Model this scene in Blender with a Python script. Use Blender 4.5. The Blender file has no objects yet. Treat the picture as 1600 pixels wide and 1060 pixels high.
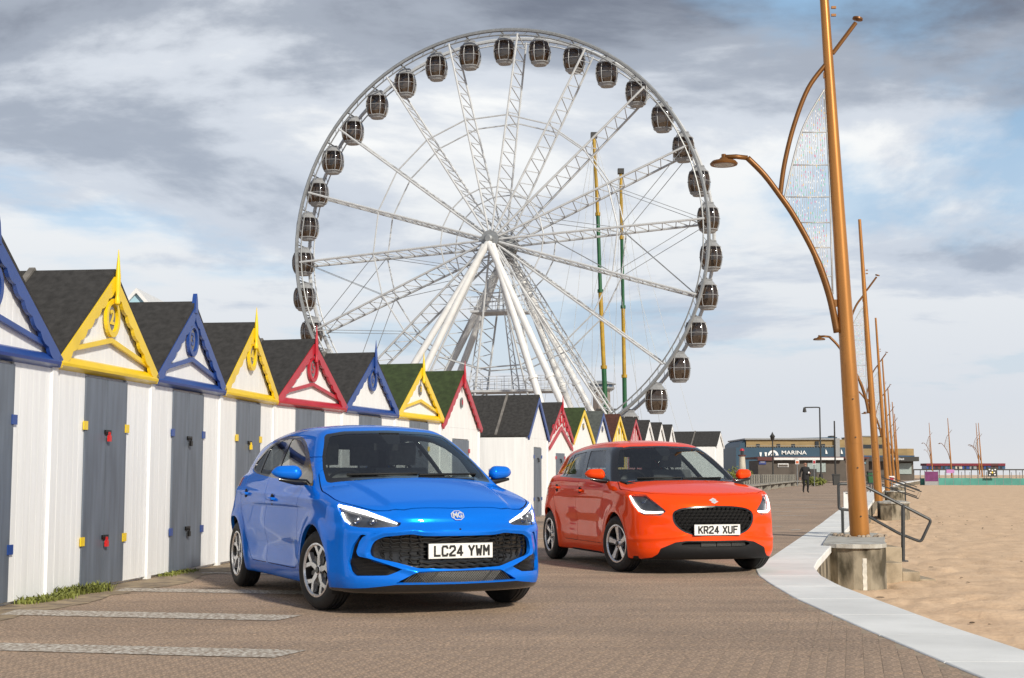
import bpy, bmesh, math, random
import numpy as np
from mathutils import Vector, Matrix
random.seed(7); np.random.seed(7)
R = math.radians
scene = bpy.context.scene
C = scene.collection

# ---------------------------------------------------------------- camera
CAM_H, PITCH, FOC = 1.054, 0.096, 2200.0
cam_d = bpy.data.cameras.new('camera'); cam = bpy.data.objects.new('camera', cam_d); C.objects.link(cam)
cam_d.sensor_width = 36.0; cam_d.lens = FOC/1600*36.0
cam_d.clip_start = 0.1; cam_d.clip_end = 6000
cam.location = (0, 0, CAM_H); cam.rotation_euler = (math.pi/2+PITCH, 0, 0)
scene.camera = cam
scene.render.resolution_x, scene.render.resolution_y = 1024, 678

# ---------------------------------------------------------------- light
SUN_AZ = R(30)      # measured from straight behind the camera towards the right
SUN_EL = R(29)
sun_dir = Vector((math.sin(SUN_AZ)*math.cos(SUN_EL), -math.cos(SUN_AZ)*math.cos(SUN_EL), math.sin(SUN_EL)))
sl = bpy.data.lights.new('sun', 'SUN'); sl.energy = 3.3; sl.angle = R(4); sl.color = (1.0, .92, .78)
so = bpy.data.objects.new('sun', sl); C.objects.link(so)
so.rotation_euler = (-sun_dir).to_track_quat('-Z', 'Y').to_euler()

w = bpy.data.worlds.new('World'); scene.world = w; w.use_nodes = True
nt = w.node_tree; nt.nodes.clear()
def nd(t, tree=None, **kw):
    n = (tree or nt).nodes.new(t)
    for k, v in kw.items(): setattr(n, k, v)
    return n
def mathn(tree, op, a, b=None, c=None):
    n = tree.nodes.new('ShaderNodeMath'); n.operation = op
    for i, v in enumerate((a, b, c)):
        if v is None: continue
        if isinstance(v, (int, float)): n.inputs[i].default_value = v
        else: tree.links.new(v, n.inputs[i])
    return n.outputs[0]
def mixn(tree, fac, a, b, blend='MIX'):
    n = tree.nodes.new('ShaderNodeMix'); n.data_type = 'RGBA'; n.blend_type = blend
    for i, v in ((0, fac), (6, a), (7, b)):
        if isinstance(v, (int, float)): n.inputs[i].default_value = v
        elif isinstance(v, (tuple, list)): n.inputs[i].default_value = tuple(v) if len(v) == 4 else (*v, 1)
        else: tree.links.new(v, n.inputs[i])
    return n.outputs[2]
def rampn(tree, fac, stops, interp='LINEAR'):
    n = tree.nodes.new('ShaderNodeValToRGB'); n.color_ramp.interpolation = interp
    el = n.color_ramp.elements
    while len(el) < len(stops): el.new(.5)
    for e, (p, c) in zip(el, stops):
        e.position = p; e.color = c if len(c) == 4 else (*c, 1)
    tree.links.new(fac, n.inputs[0]); return n.outputs[0]
out = nd('ShaderNodeOutputWorld'); bg = nd('ShaderNodeBackground'); bg.inputs[1].default_value = .09
sky = nd('ShaderNodeTexSky', sky_type='NISHITA', sun_disc=False, sun_elevation=SUN_EL, sun_rotation=math.pi-SUN_AZ,
         air_density=1.0, dust_density=1.5, ozone_density=2.0)
tc = nd('ShaderNodeTexCoord')
sep = nd('ShaderNodeSeparateXYZ'); nt.links.new(tc.outputs['Generated'], sep.inputs[0])
zz = mathn(nt, 'MAXIMUM', sep.outputs[2], 0.0)
den = mathn(nt, 'ADD', zz, .16)
comb = nd('ShaderNodeCombineXYZ')
nt.links.new(mathn(nt, 'DIVIDE', sep.outputs[0], den), comb.inputs[0])
nt.links.new(mathn(nt, 'DIVIDE', sep.outputs[1], den), comb.inputs[1])
def cloud_noise(scale, detail, rough, off, dist=0.0):
    m = nd('ShaderNodeMapping'); m.inputs['Location'].default_value = off
    nt.links.new(comb.outputs[0], m.inputs[0])
    n = nd('ShaderNodeTexNoise'); n.inputs['Scale'].default_value = scale; n.inputs['Detail'].default_value = detail
    n.inputs['Roughness'].default_value = rough; n.inputs['Distortion'].default_value = dist
    nt.links.new(m.outputs[0], n.inputs[0]); return n.outputs[0]
CL_OFF = (41.4, 10.7, 0)
cover = cloud_noise(.80, 10, .57, CL_OFF, .2)
shade = cloud_noise(.95, 10, .58, (26.0, 9.5, 2.0), .3)
cov = rampn(nt, cover, [(.33, (0, 0, 0)), (.47, (1, 1, 1))], 'EASE')
# cloud tone: noise plus a deck that thickens overhead and greys towards the horizon
tone = mathn(nt, 'SUBTRACT', shade, mathn(nt, 'MULTIPLY', mathn(nt, 'SUBTRACT', mathn(nt, 'MINIMUM', zz, .40), .19), 1.15))
ccol = rampn(nt, tone, [(.28, (1.7, 1.95, 2.5)), (.40, (3.5, 3.9, 4.6)), (.49, (6.3, 6.7, 7.3)), (.57, (9.3, 9.3, 9.1))], 'EASE')
hazef = rampn(nt, zz, [(0.0, (1, 1, 1)), (.16, (.45, .45, .45)), (.30, (0, 0, 0))])
hcol = rampn(nt, zz, [(0.0, (.80, .79, .81)), (.05, (.62, .68, .79)), (.15, (.52, .61, .75))])
hcol = mixn(nt, 1.0, hcol, (6.9, 7.1, 7.3), 'MULTIPLY')
ccol = mixn(nt, mathn(nt, 'MULTIPLY', hazef, .75), ccol, hcol)
skyc = mixn(nt, .5, sky.outputs[0], (3.8, 6.2, 8.6))
covh = mathn(nt, 'MAXIMUM', cov, mathn(nt, 'MULTIPLY', hazef, .95))
fin = mixn(nt, covh, skyc, ccol)
nt.links.new(fin, bg.inputs[0]); nt.links.new(bg.outputs[0], out.inputs[0])
vs = scene.view_settings
vs.view_transform = 'Standard'; vs.look = 'None'; vs.exposure = 0.34; vs.gamma = 1.0; vs.use_curve_mapping = False

# ---------------------------------------------------------------- helpers
def ray(px, py):
    u = (px-800)/FOC; v = -(py-530)/FOC; c, s = math.cos(PITCH), math.sin(PITCH)
    return Vector((u, c-v*s, s+v*c))
def on_ground(px, py, z=0.0):
    d = ray(px, py); t = (z-CAM_H)/d.z; return Vector((d.x*t, d.y*t, z))
def at_depth(px, py, Y):
    d = ray(px, py); t = Y/d.y; return Vector((d.x*t, Y, CAM_H+d.z*t))

class MB:
    """collects shapes for ONE mesh object"""
    def __init__(s): s.v = []; s.f = []; s.m = []
    def add(s, vs, fs, mi=0):
        o = len(s.v); s.v += [tuple(p) for p in vs]; s.f += [tuple(i+o for i in f) for f in fs]; s.m += [mi]*len(fs); return s
    def box(s, x0, x1, y0, y1, z0, z1, M=None, mi=0):
        vs = [Vector((x, y, z)) for x in (x0, x1) for y in (y0, y1) for z in (z0, z1)]
        if M is not None: vs = [M @ p for p in vs]
        return s.add(vs, [(0,1,3,2),(4,6,7,5),(0,4,5,1),(2,3,7,6),(0,2,6,4),(1,5,7,3)], mi)
    def tube(s, p0, p1, r0, r1=None, n=8, cap=True, mi=0):
        p0 = Vector(p0); p1 = Vector(p1); r1 = r0 if r1 is None else r1
        d = (p1-p0); 
        if d.length < 1e-9: return s
        d.normalize(); a = d.orthogonal().normalized(); b = d.cross(a)
        vs = []
        for p, r in ((p0, r0), (p1, r1)):
            for k in range(n):
                t = 2*math.pi*k/n; vs.append(p+a*(r*math.cos(t))+b*(r*math.sin(t)))
        fs = [(k, (k+1) % n, n+(k+1) % n, n+k) for k in range(n)]
        if cap: fs += [tuple(range(n-1, -1, -1)), tuple(range(n, 2*n))]
        return s.add(vs, fs, mi)
    def path(s, pts, r, n=8, closed=False, mi=0):
        pts = [Vector(p) for p in pts]; N = len(pts); rs = r if isinstance(r, (list, tuple)) else [r]*N
        vs = []; prev = None
        for i, p in enumerate(pts):
            if closed: d = pts[(i+1) % N]-pts[i-1]
            else: d = pts[min(i+1, N-1)]-pts[max(i-1, 0)]
            d.normalize()
            a = (d.orthogonal() if prev is None else prev-d*prev.dot(d))
            if a.length < 1e-6: a = d.orthogonal()
            a.normalize(); prev = a; b = d.cross(a)
            for k in range(n):
                t = 2*math.pi*k/n; vs.append(p+a*(rs[i]*math.cos(t))+b*(rs[i]*math.sin(t)))
        fs = []
        for i in range(N if closed else N-1):
            j = (i+1) % N
            for k in range(n): fs.append((i*n+k, i*n+(k+1) % n, j*n+(k+1) % n, j*n+k))
        if not closed: fs += [tuple(range(n-1, -1, -1)), tuple(range((N-1)*n, N*n))]
        return s.add(vs, fs, mi)
    def lathe(s, prof, n=32, axis='z', M=None, mi=0, closed=False):
        """prof: (r, h) pairs round an axis"""
        vs = []; L = len(prof)
        for k in range(n):
            t = 2*math.pi*k/n; c, q = math.cos(t), math.sin(t)
            for r, hh in prof:
                p = Vector((r*c, r*q, hh)) if axis == 'z' else (Vector((r*c, hh, r*q)) if axis == 'y' else Vector((hh, r*c, r*q)))
                vs.append(M @ p if M is not None else p)
        fs = []
        for k in range(n):
            k2 = (k+1) % n
            for i in range(L if closed else L-1):
                i2 = (i+1) % L; fs.append((k*L+i, k2*L+i, k2*L+i2, k*L+i2))
        return s.add(vs, fs, mi)
    def prism(s, poly, d0, d1, fn, mi=0):
        """poly of (a,b); fn(a,b,d)->point"""
        n = len(poly); vs = [fn(a, b, d0) for a, b in poly]+[fn(a, b, d1) for a, b in poly]
        fs = [tuple(range(n-1, -1, -1)), tuple(range(n, 2*n))]+[(k, (k+1) % n, n+(k+1) % n, n+k) for k in range(n)]
        return s.add(vs, fs, mi)
    def mesh(s, name, mats, smooth=False, angle=None):
        me = bpy.data.meshes.new(name); me.from_pydata(s.v, [], s.f)
        for m in (mats if isinstance(mats, (list, tuple)) else [mats]): me.materials.append(m)
        if any(s.m): me.polygons.foreach_set('material_index', s.m)
        bm = bmesh.new(); bm.from_mesh(me); bmesh.ops.recalc_face_normals(bm, faces=bm.faces); bm.to_mesh(me); bm.free()
        if smooth:
            me.polygons.foreach_set('use_smooth', [True]*len(me.polygons))
            if angle: 
                try: me.set_sharp_from_angle(angle=R(angle))
                except Exception: pass
        me.update(); return me
    def build(s, name, mats, parent=None, smooth=False, angle=40):
        o = bpy.data.objects.new(name, s.mesh(name, mats, smooth, angle)); C.objects.link(o)
        if parent is not None: o.parent = parent
        return o
def inst(name, me, parent=None, loc=(0,0,0), rot=(0,0,0), scale=(1,1,1)):
    o = bpy.data.objects.new(name, me); C.objects.link(o)
    o.location = loc; o.rotation_euler = rot; o.scale = scale
    if parent is not None: o.parent = parent
    return o
def tag(o, label=None, cat=None, group=None, kind=None):
    if label: o['label'] = label
    if cat: o['category'] = cat
    if group: o['group'] = group
    if kind: o['kind'] = kind
    return o
def thing(name, label, cat, loc=(0,0,0), rz=0.0, group=None):
    o = bpy.data.objects.new(name, None); C.objects.link(o); o.location = loc; o.rotation_euler = (0, 0, rz)
    o.empty_display_size = .2
    return tag(o, label, cat, group)
def copy_tree(o, parent=None):
    c = o.copy(); C.objects.link(c); c.parent = parent
    for ch in list(o.children): copy_tree(ch, c)
    return c
_txt = {}
def text_mesh(txt, size=1.0, extrude=.002, bold=0.0, spacing=1.0):
    cu = bpy.data.curves.new('txt', 'FONT'); cu.body = txt; cu.size = size; cu.extrude = extrude; cu.offset = bold
    cu.align_x = 'CENTER'; cu.align_y = 'CENTER'; cu.space_character = spacing; cu.resolution_u = 3
    o = bpy.data.objects.new('txt', cu); C.objects.link(o)
    dg = bpy.context.evaluated_depsgraph_get(); me = bpy.data.meshes.new_from_object(o.evaluated_get(dg))
    bpy.data.objects.remove(o); bpy.data.curves.remove(cu); return me

# ---------------------------------------------------------------- materials
def pm(name, col, rough=.5, metal=0.0, var=.12, scale=6.0, bump=0.0, bscale=60.0, coat=0.0, spec=.5, stretch=None, col2=None, lo=.3, hi=.7, detail=6, rvar=.0, coords='Object'):
    m = bpy.data.materials.new(name); m.use_nodes = True; t = m.node_tree; b = t.nodes['Principled BSDF']
    b.inputs['Roughness'].default_value = rough; b.inputs['Metallic'].default_value = metal
    b.inputs['Specular IOR Level'].default_value = spec
    if coat: b.inputs['Coat Weight'].default_value = coat; b.inputs['Coat Roughness'].default_value = .03
    tcn = t.nodes.new('ShaderNodeTexCoord'); src = tcn.outputs[coords]
    if stretch:
        mp = t.nodes.new('ShaderNodeMapping'); mp.inputs['Scale'].default_value = stretch; t.links.new(src, mp.inputs[0]); src = mp.outputs[0]
    n = t.nodes.new('ShaderNodeTexNoise'); n.inputs['Scale'].default_value = scale; n.inputs['Detail'].default_value = detail
    t.links.new(src, n.inputs[0])
    c2 = col2 or tuple(c*(1-var) for c in col); c1 = col if col2 else tuple(min(1, c*(1+var)) for c in col)
    ob = rampn(t, n.outputs[0], [(lo, c2), (hi, c1)])
    t.links.new(ob, b.inputs['Base Color'])
    if rvar:
        rr = rampn(t, n.outputs[0], [(lo, (rough-rvar,)*3), (hi, (rough+rvar,)*3)]); t.links.new(rr, b.inputs['Roughness'])
    if bump:
        n2 = t.nodes.new('ShaderNodeTexNoise'); n2.inputs['Scale'].default_value = bscale; n2.inputs['Detail'].default_value = 4
        t.links.new(src, n2.inputs[0]); bp = t.nodes.new('ShaderNodeBump'); bp.inputs['Strength'].default_value = bump
        bp.inputs['Distance'].default_value = .02
        t.links.new(n2.outputs[0], bp.inputs['Height']); t.links.new(bp.outputs[0], b.inputs['Normal'])
    return m
def emit_mat(name, col, strength):
    m = pm(name, col, .3, var=.02); b = m.node_tree.nodes['Principled BSDF']
    b.inputs['Emission Color'].default_value = (*col, 1); b.inputs['Emission Strength'].default_value = strength; return m
def glass_mat(name, tint=(.75, .82, .8), dark=.5, rough=.0, ior=1.75):
    """window glass: mirror reflection over a tinted see-through pane"""
    m = bpy.data.materials.new(name); m.use_nodes = True; t = m.node_tree; t.nodes.clear()
    o = t.nodes.new('ShaderNodeOutputMaterial'); g = t.nodes.new('ShaderNodeBsdfGlossy'); g.inputs['Roughness'].default_value = .01+rough
    tr = t.nodes.new('ShaderNodeBsdfTransparent'); tr.inputs[0].default_value = (*[c*(1-dark) for c in tint], 1)
    ge = t.nodes.new('ShaderNodeNewGeometry'); dt = t.nodes.new('ShaderNodeVectorMath'); dt.operation = 'DOT_PRODUCT'
    t.links.new(ge.outputs['Normal'], dt.inputs[0]); t.links.new(ge.outputs['Incoming'], dt.inputs[1])
    f0 = ((ior-1)/(ior+1))**2; cs = mathn(t, 'SUBTRACT', 1.0, mathn(t, 'ABSOLUTE', dt.outputs['Value']))
    fr = mathn(t, 'MULTIPLY_ADD', mathn(t, 'POWER', cs, 5.0), 1-f0, f0)
    nz = t.nodes.new('ShaderNodeTexNoise'); nz.inputs['Scale'].default_value = 3
    f = mathn(t, 'ADD', mathn(t, 'MULTIPLY', fr, 1.15), mathn(t, 'MULTIPLY', nz.outputs[0], .02))
    mx = t.nodes.new('ShaderNodeMixShader'); t.links.new(f, mx.inputs[0]); t.links.new(tr.outputs[0], mx.inputs[1]); t.links.new(g.outputs[0], mx.inputs[2])
    t.links.new(mx.outputs[0], o.inputs[0]); return m
# ---------------------------------------------------------------- car bodies: smooth solids -> quad skin -> panels
def spline(xs, ys):
    xs = np.array(xs, float); ys = np.array(ys, float); n = len(xs); hh = np.diff(xs)
    A = np.zeros((n, n)); r = np.zeros(n); A[0, 0] = A[-1, -1] = 1
    for i in range(1, n-1):
        A[i, i-1] = hh[i-1]; A[i, i] = 2*(hh[i-1]+hh[i]); A[i, i+1] = hh[i]
        r[i] = 6*((ys[i+1]-ys[i])/hh[i]-(ys[i]-ys[i-1])/hh[i-1])
    M = np.linalg.solve(A, r)
    s0 = (ys[1]-ys[0])/hh[0]-hh[0]*(2*M[0]+M[1])/6; s1 = (ys[-1]-ys[-2])/hh[-1]+hh[-1]*(M[-2]+2*M[-1])/6
    def f(x):
        x = np.asarray(x, float); xc = np.clip(x, xs[0], xs[-1]); i = np.clip(np.searchsorted(xs, xc)-1, 0, n-2)
        a = xs[i+1]-xc; b = xc-xs[i]; h_ = hh[i]
        y = M[i]*a**3/(6*h_)+M[i+1]*b**3/(6*h_)+(ys[i]/h_-M[i]*h_/6)*a+(ys[i+1]/h_-M[i+1]*h_/6)*b
        return y+np.where(x < xs[0], (x-xs[0])*s0, 0)+np.where(x > xs[-1], (x-xs[-1])*s1, 0)
    return f
def smax(a, b, k):
    t = np.clip(.5+.5*(a-b)/k, 0, 1); return b+(a-b)*t+k*t*(1-t)
def smin(a, b, k): return -smax(-a, -b, k)
def sstep(a, b, x):
    t = np.clip((x-a)/(b-a), 0, 1); return t*t*(3-2*t)

def car_field(P):
    Wp, Zp, Hc, Hd, Xn, Pd, Xr, Gw, Rc, Ws, Rh = [spline(*P[k]) for k in ('Wp', 'Zp', 'Hc', 'Hd', 'Xn', 'Pd', 'Xr', 'Gw', 'Rc', 'Ws', 'Rh')]
    wb, rw = P['wb'], P['rw']
    def lower(x, y, z):
        ay = np.sqrt(y*y+1e-6)
        s = Wp(x)+Zp(z)
        for xw in (0.0, -wb):
            r = np.sqrt((x-xw)**2+(z-rw)**2); s = s+P['flare']*np.exp(-((r-.37)/P.get('flw', .07))**2)
        s = s-P['scoop']*np.exp(-((z-P['scz'])/.11)**2)*sstep(-wb+.35, -wb+.75, x)*(1-sstep(-.75, -.4, x))
        s = s+P['shl']*np.exp(-((z-P['shz']-P['shs']*x)/.024)**2)*(1-sstep(-.15, .25, x))
        fs = (ay-s)*.96
        drop = Hd(x)*(ay/.75)**P['hp']
        bl = P['bulge']*(1-sstep(P['bw']-.032, P['bw']+.028, ay+.10*x))*sstep(P['bx']-.25, P['bx'], -x)
        ft = (z-(Hc(x)-drop+bl))*.95
        ff = (x-(Xn(z)-Pd(ay)))*P.get('ffn', .8)
        if 'cheek' in P: ff = ff-P['cheek'](x, ay, z)
        fr = (Xr(z)+.30*(ay/.8)**4-x)*.85
        fb = P['zb']-z+P['zbf']*sstep(-.2, .8, x)*0
        f = smax(fs, ft, P['k_st'])
        f = smax(f, ff, P['k_f']); f = smax(f, fr, .09); return smax(f, fb, .03)
    def green(x, y, z):
        ay = np.sqrt(y*y+1e-6); dz = z-1.0
        fgs = (ay-(Gw(x)-P['tum']*dz-P['tum2']*dz*dz))*.9
        fgt = (z-(Rc(x)-P['crown']*(ay/.6)**2))*.97
        fgw = (x-(Ws(z)-P['wsc']*ay**2))*P['wsn']
        fgr = (Rh(z)+P['rhc']*ay**2-x)*.9
        g = smax(fgs, fgt, P['k_rail']); g = smax(g, fgw, P['k_ws']); g = smax(g, fgr, .06)
        return smax(g, .8-z, .02)
    def f(x, y, z): return smin(lower(x, y, z), green(x, y, z), P['k_belt'])
    return f

MGP = dict(wb=2.57, rw=.31, flare=.022, scoop=.030, scz=.44, shl=.016, shz=.855, shs=-.02, hp=2.2, bulge=.019, bw=.56, bx=-.62,
    k_st=.060, k_f=.070, zb=.17, zbf=0, tum=.44, tum2=.28, crown=.045, wsc=.42, wsn=.5, rhc=.25, k_rail=.085, k_ws=.05, k_belt=.035,
    Wp=([-3.3, -2.95, -2.57, -2.0, -1.2, -.5, 0, .35, .6, .9], [.80, .865, .884, .878, .868, .870, .884, .872, .842, .79]),
    Zp=([.12, .22, .32, .45, .58, .70, .80, .90, .97, 1.08], [-.075, -.035, -.012, -.002, 0, -.005, -.014, -.036, -.062, -.12]),
    Hc=([-3.4, -.5, -.15, 0, .2, .45, .65, .78, .86, .98], [1.05, 1.045, 1.034, 1.012, .970, .904, .842, .795, .76, .69]),
    Hd=([-3.4, -2.4, -1.0, -.2, .2, .6, .9], [.01, .0, .04, .075, .075, .065, .06]),
    Xn=([.10, .18, .235, .30, .40, .50, .58, .625, .655, .685, .72, .77, .82, .95], [.80, .865, .90, .905, .888, .882, .885, .889, .876, .848, .836, .82, .79, .70]),
    Pd=([0, .2, .4, .55, .66, .75, .82, .88, 1.0], [0, .010, .043, .098, .165, .25, .35, .50, .95]),
    Xr=([.1, .25, .45, .62, .80, .95, 1.05, 1.2], [-3.05, -3.18, -3.23, -3.235, -3.19, -3.12, -3.06, -2.98]),
    Gw=([-3.3, -2.9, -2.5, -2.0, -1.2, -.5, 0, .4], [.65, .725, .775, .803, .810, .796, .773, .748]),
    Rc=([-3.3, -2.9, -2.5, -2.0, -1.6, -1.3, -1.0, -.8, -.6, 0], [1.285, 1.37, 1.435, 1.483, 1.50, 1.498, 1.478, 1.452, 1.417, 1.29]),
    Ws=([.9, 1.04, 1.2, 1.35, 1.5], [.165, -.062, -.338, -.612, -.91]),
    Rh=([.8, 1.05, 1.2, 1.36, 1.5], [-3.12, -3.06, -2.99, -2.90, -2.80]))
SWP = dict(wb=2.45, rw=.305, flare=.016, scoop=.018, scz=.50, shl=.012, shz=.875, shs=-.005, hp=2.4, bulge=.0, bw=.5, bx=-.5,
    k_st=.060, k_f=.075, zb=.16, zbf=0, tum=.46, tum2=.30, crown=.045, wsc=.36, wsn=.52, rhc=.25, k_rail=.09, k_ws=.05, k_belt=.025,
    Wp=([-3.1, -2.8, -2.45, -2.0, -1.2, -.5, 0, .3, .55, .85], [.77, .835, .858, .845, .836, .840, .857, .846, .815, .76]),
    Zp=([.12, .22, .32, .45, .58, .70, .80, .90, .97, 1.08], [-.06, -.028, -.012, -.003, 0, -.002, -.010, -.028, -.055, -.12]),
    Hc=([-3.2, -.5, -.22, 0, .2, .4, .55, .68, .76, .9], [1.04, 1.035, 1.018, .987, .953, .910, .872, .832, .79, .69]),
    Hd=([-3.2, -2.4, -1.0, -.2, .2, .6, .9], [.01, .0, .04, .06, .05, .04, .035]),
    Xn=([.10, .17, .235, .30, .36, .45, .55, .65, .72, .78, .83, .95], [.70, .77, .815, .82, .81, .798, .79, .772, .75, .728, .70, .62]),
    Pd=([0, .2, .4, .55, .66, .75, .82, .88, 1.0], [0, .012, .050, .105, .17, .25, .34, .48, .9]),
    Xr=([.1, .25, .45, .62, .80, .95, 1.05, 1.2], [-2.92, -3.02, -3.06, -3.06, -3.02, -2.95, -2.90, -2.84]),
    Gw=([-3.1, -2.8, -2.4, -2.0, -1.2, -.5, 0, .4], [.60, .67, .725, .750, .765, .757, .74, .715]),
    Rc=([-3.1, -2.8, -2.4, -2.0, -1.6, -1.3, -1.0, -.8, -.6, 0], [1.29, 1.36, 1.415, 1.448, 1.464, 1.462, 1.438, 1.405, 1.36, 1.21]),
    Ws=([.9, 1.01, 1.2, 1.36, 1.5], [.02, -.152, -.455, -.725, -.98]),
    Rh=([.8, 1.05, 1.2, 1.36, 1.5], [-2.95, -2.90, -2.84, -2.77, -2.70]))

SWP['cheek'] = lambda x, ay, z: .014*np.exp(-((z-.40+.10*(ay-.5))/.022)**2)*sstep(.25, .5, ay)-.018*np.exp(-((z-.52)/.075)**2)*np.exp(-((ay-.60)/.13)**2)
_GR = [(-.3, .594), (.0, .594), (.26, .596), (.375, .612), (.575, .593), (.640, .556), (.664, .468), (.635, .437), (.483, .403), (.335, .359), (0, .346), (-.3, .356)]
MGP['cheek'] = lambda x, ay, z: .013*np.exp(-((poly_sd(ay+0*z, z+0*ay, _GR)-.030)/.020)**2)*sstep(.12, .34, ay+.6*np.abs(z-.6)*0)
def surface_nets(f, lo, hi, h):
    ax = [np.arange(lo[i], hi[i]+h, h) for i in range(3)]
    g = f(ax[0][:, None, None], ax[1][None, :, None], ax[2][None, None, :]); s = g < 0
    n = g.shape; cells = np.zeros([k-1 for k in n]); cs = np.zeros([k-1 for k in n]+[3])
    cnt = np.zeros([k-1 for k in n])
    def sl(a, o): return tuple(slice(o[i], n[i]-1+o[i]) for i in range(3))
    for d in range(3):
        for o1 in (0, 1):
            for o2 in (0, 1):
                oa = [0, 0, 0]; e = [k for k in range(3) if k != d]; oa[e[0]] = o1; oa[e[1]] = o2
                ob = list(oa); ob[d] = 1
                a = g[sl(g, oa)]; b = g[sl(g, ob)]; cr = (a < 0) != (b < 0)
                with np.errstate(all='ignore'): t = np.where(cr, a/(a-b), 0)
                cnt += cr
                for k in range(3): cs[..., k] += np.where(cr, (t if k == d else oa[k]), 0)
    m = cnt > 0; idx = -np.ones(m.shape, int); idx[m] = np.arange(m.sum()); ii = np.argwhere(m)
    V = ii*h+np.array(lo)+cs[m]/cnt[m][:, None]*h
    Q = []
    for d in range(3):
        e = [k for k in range(3) if k != d]
        a = np.take(s, range(n[d]-1), d); b = np.take(s, range(1, n[d]), d); cr = np.argwhere(a != b)
        ok = (cr[:, e[0]] > 0) & (cr[:, e[1]] > 0) & (cr[:, e[0]] < n[e[0]]-1) & (cr[:, e[1]] < n[e[1]]-1); cr = cr[ok]
        inside = a[tuple(cr.T)]
        def at(p, q):
            c = cr.copy(); c[:, e[0]] -= p; c[:, e[1]] -= q; return idx[tuple(c.T)]
        q = np.stack([at(0, 0), at(1, 0), at(1, 1), at(0, 1)], 1)
        flip = inside if d != 1 else ~inside
        q[~flip] = q[~flip][:, ::-1]; Q.append(q)
    return V, np.concatenate(Q)
def grad(f, V, e=.002):
    G = np.zeros_like(V)
    for k in range(3):
        d = np.zeros(3); d[k] = e; a = V+d; b = V-d
        G[:, k] = (f(a[:, 0], a[:, 1], a[:, 2])-f(b[:, 0], b[:, 1], b[:, 2]))/(2*e)
    return G
def snap(f, V, it=4, h=.02):
    for _ in range(it):
        v = f(V[:, 0], V[:, 1], V[:, 2]); G = grad(f, V); st = (v/np.maximum((G**2).sum(1), .05))[:, None]*G
        l = np.linalg.norm(st, axis=1, keepdims=True); V = V-st*np.minimum(1, h/np.maximum(l, 1e-9))
    G = grad(f, V); return V, G/np.maximum(np.linalg.norm(G, axis=1, keepdims=True), 1e-9)
def poly_sd(px, py, poly):
    """signed distance to polygon, negative inside"""
    P = np.array(poly, float); px = np.asarray(px, float); d = np.full(px.shape, 1e9); ins = np.zeros(px.shape, bool)
    for i in range(len(P)):
        a = P[i]; b = P[(i+1) % len(P)]; e = b-a; wx = px-a[0]; wy = py-a[1]
        t = np.clip((wx*e[0]+wy*e[1])/max(e@e, 1e-12), 0, 1); d = np.minimum(d, (wx-t*e[0])**2+(wy-t*e[1])**2)
        c = ((a[1] > py) != (b[1] > py))
        if abs(e[1]) > 1e-12: ins ^= c & (px < e[0]*(py-a[1])/e[1]+a[0])
    return np.where(ins, -1, 1)*np.sqrt(d)
def rounded(poly, r=.02, n=4):
    """round a polygon's corners"""
    out = []; N = len(poly)
    for i in range(N):
        p = np.array(poly[i], float); a = np.array(poly[i-1], float); b = np.array(poly[(i+1) % N], float)
        ra = min(r, np.linalg.norm(a-p)*.45); rb = min(r, np.linalg.norm(b-p)*.45)
        p0 = p+(a-p)/np.linalg.norm(a-p)*ra; p1 = p+(b-p)/np.linalg.norm(b-p)*rb
        for k in range(n+1):
            t = k/n; out.append(tuple((1-t)**2*p0+2*t*(1-t)*p+t*t*p1))
    return out
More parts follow.
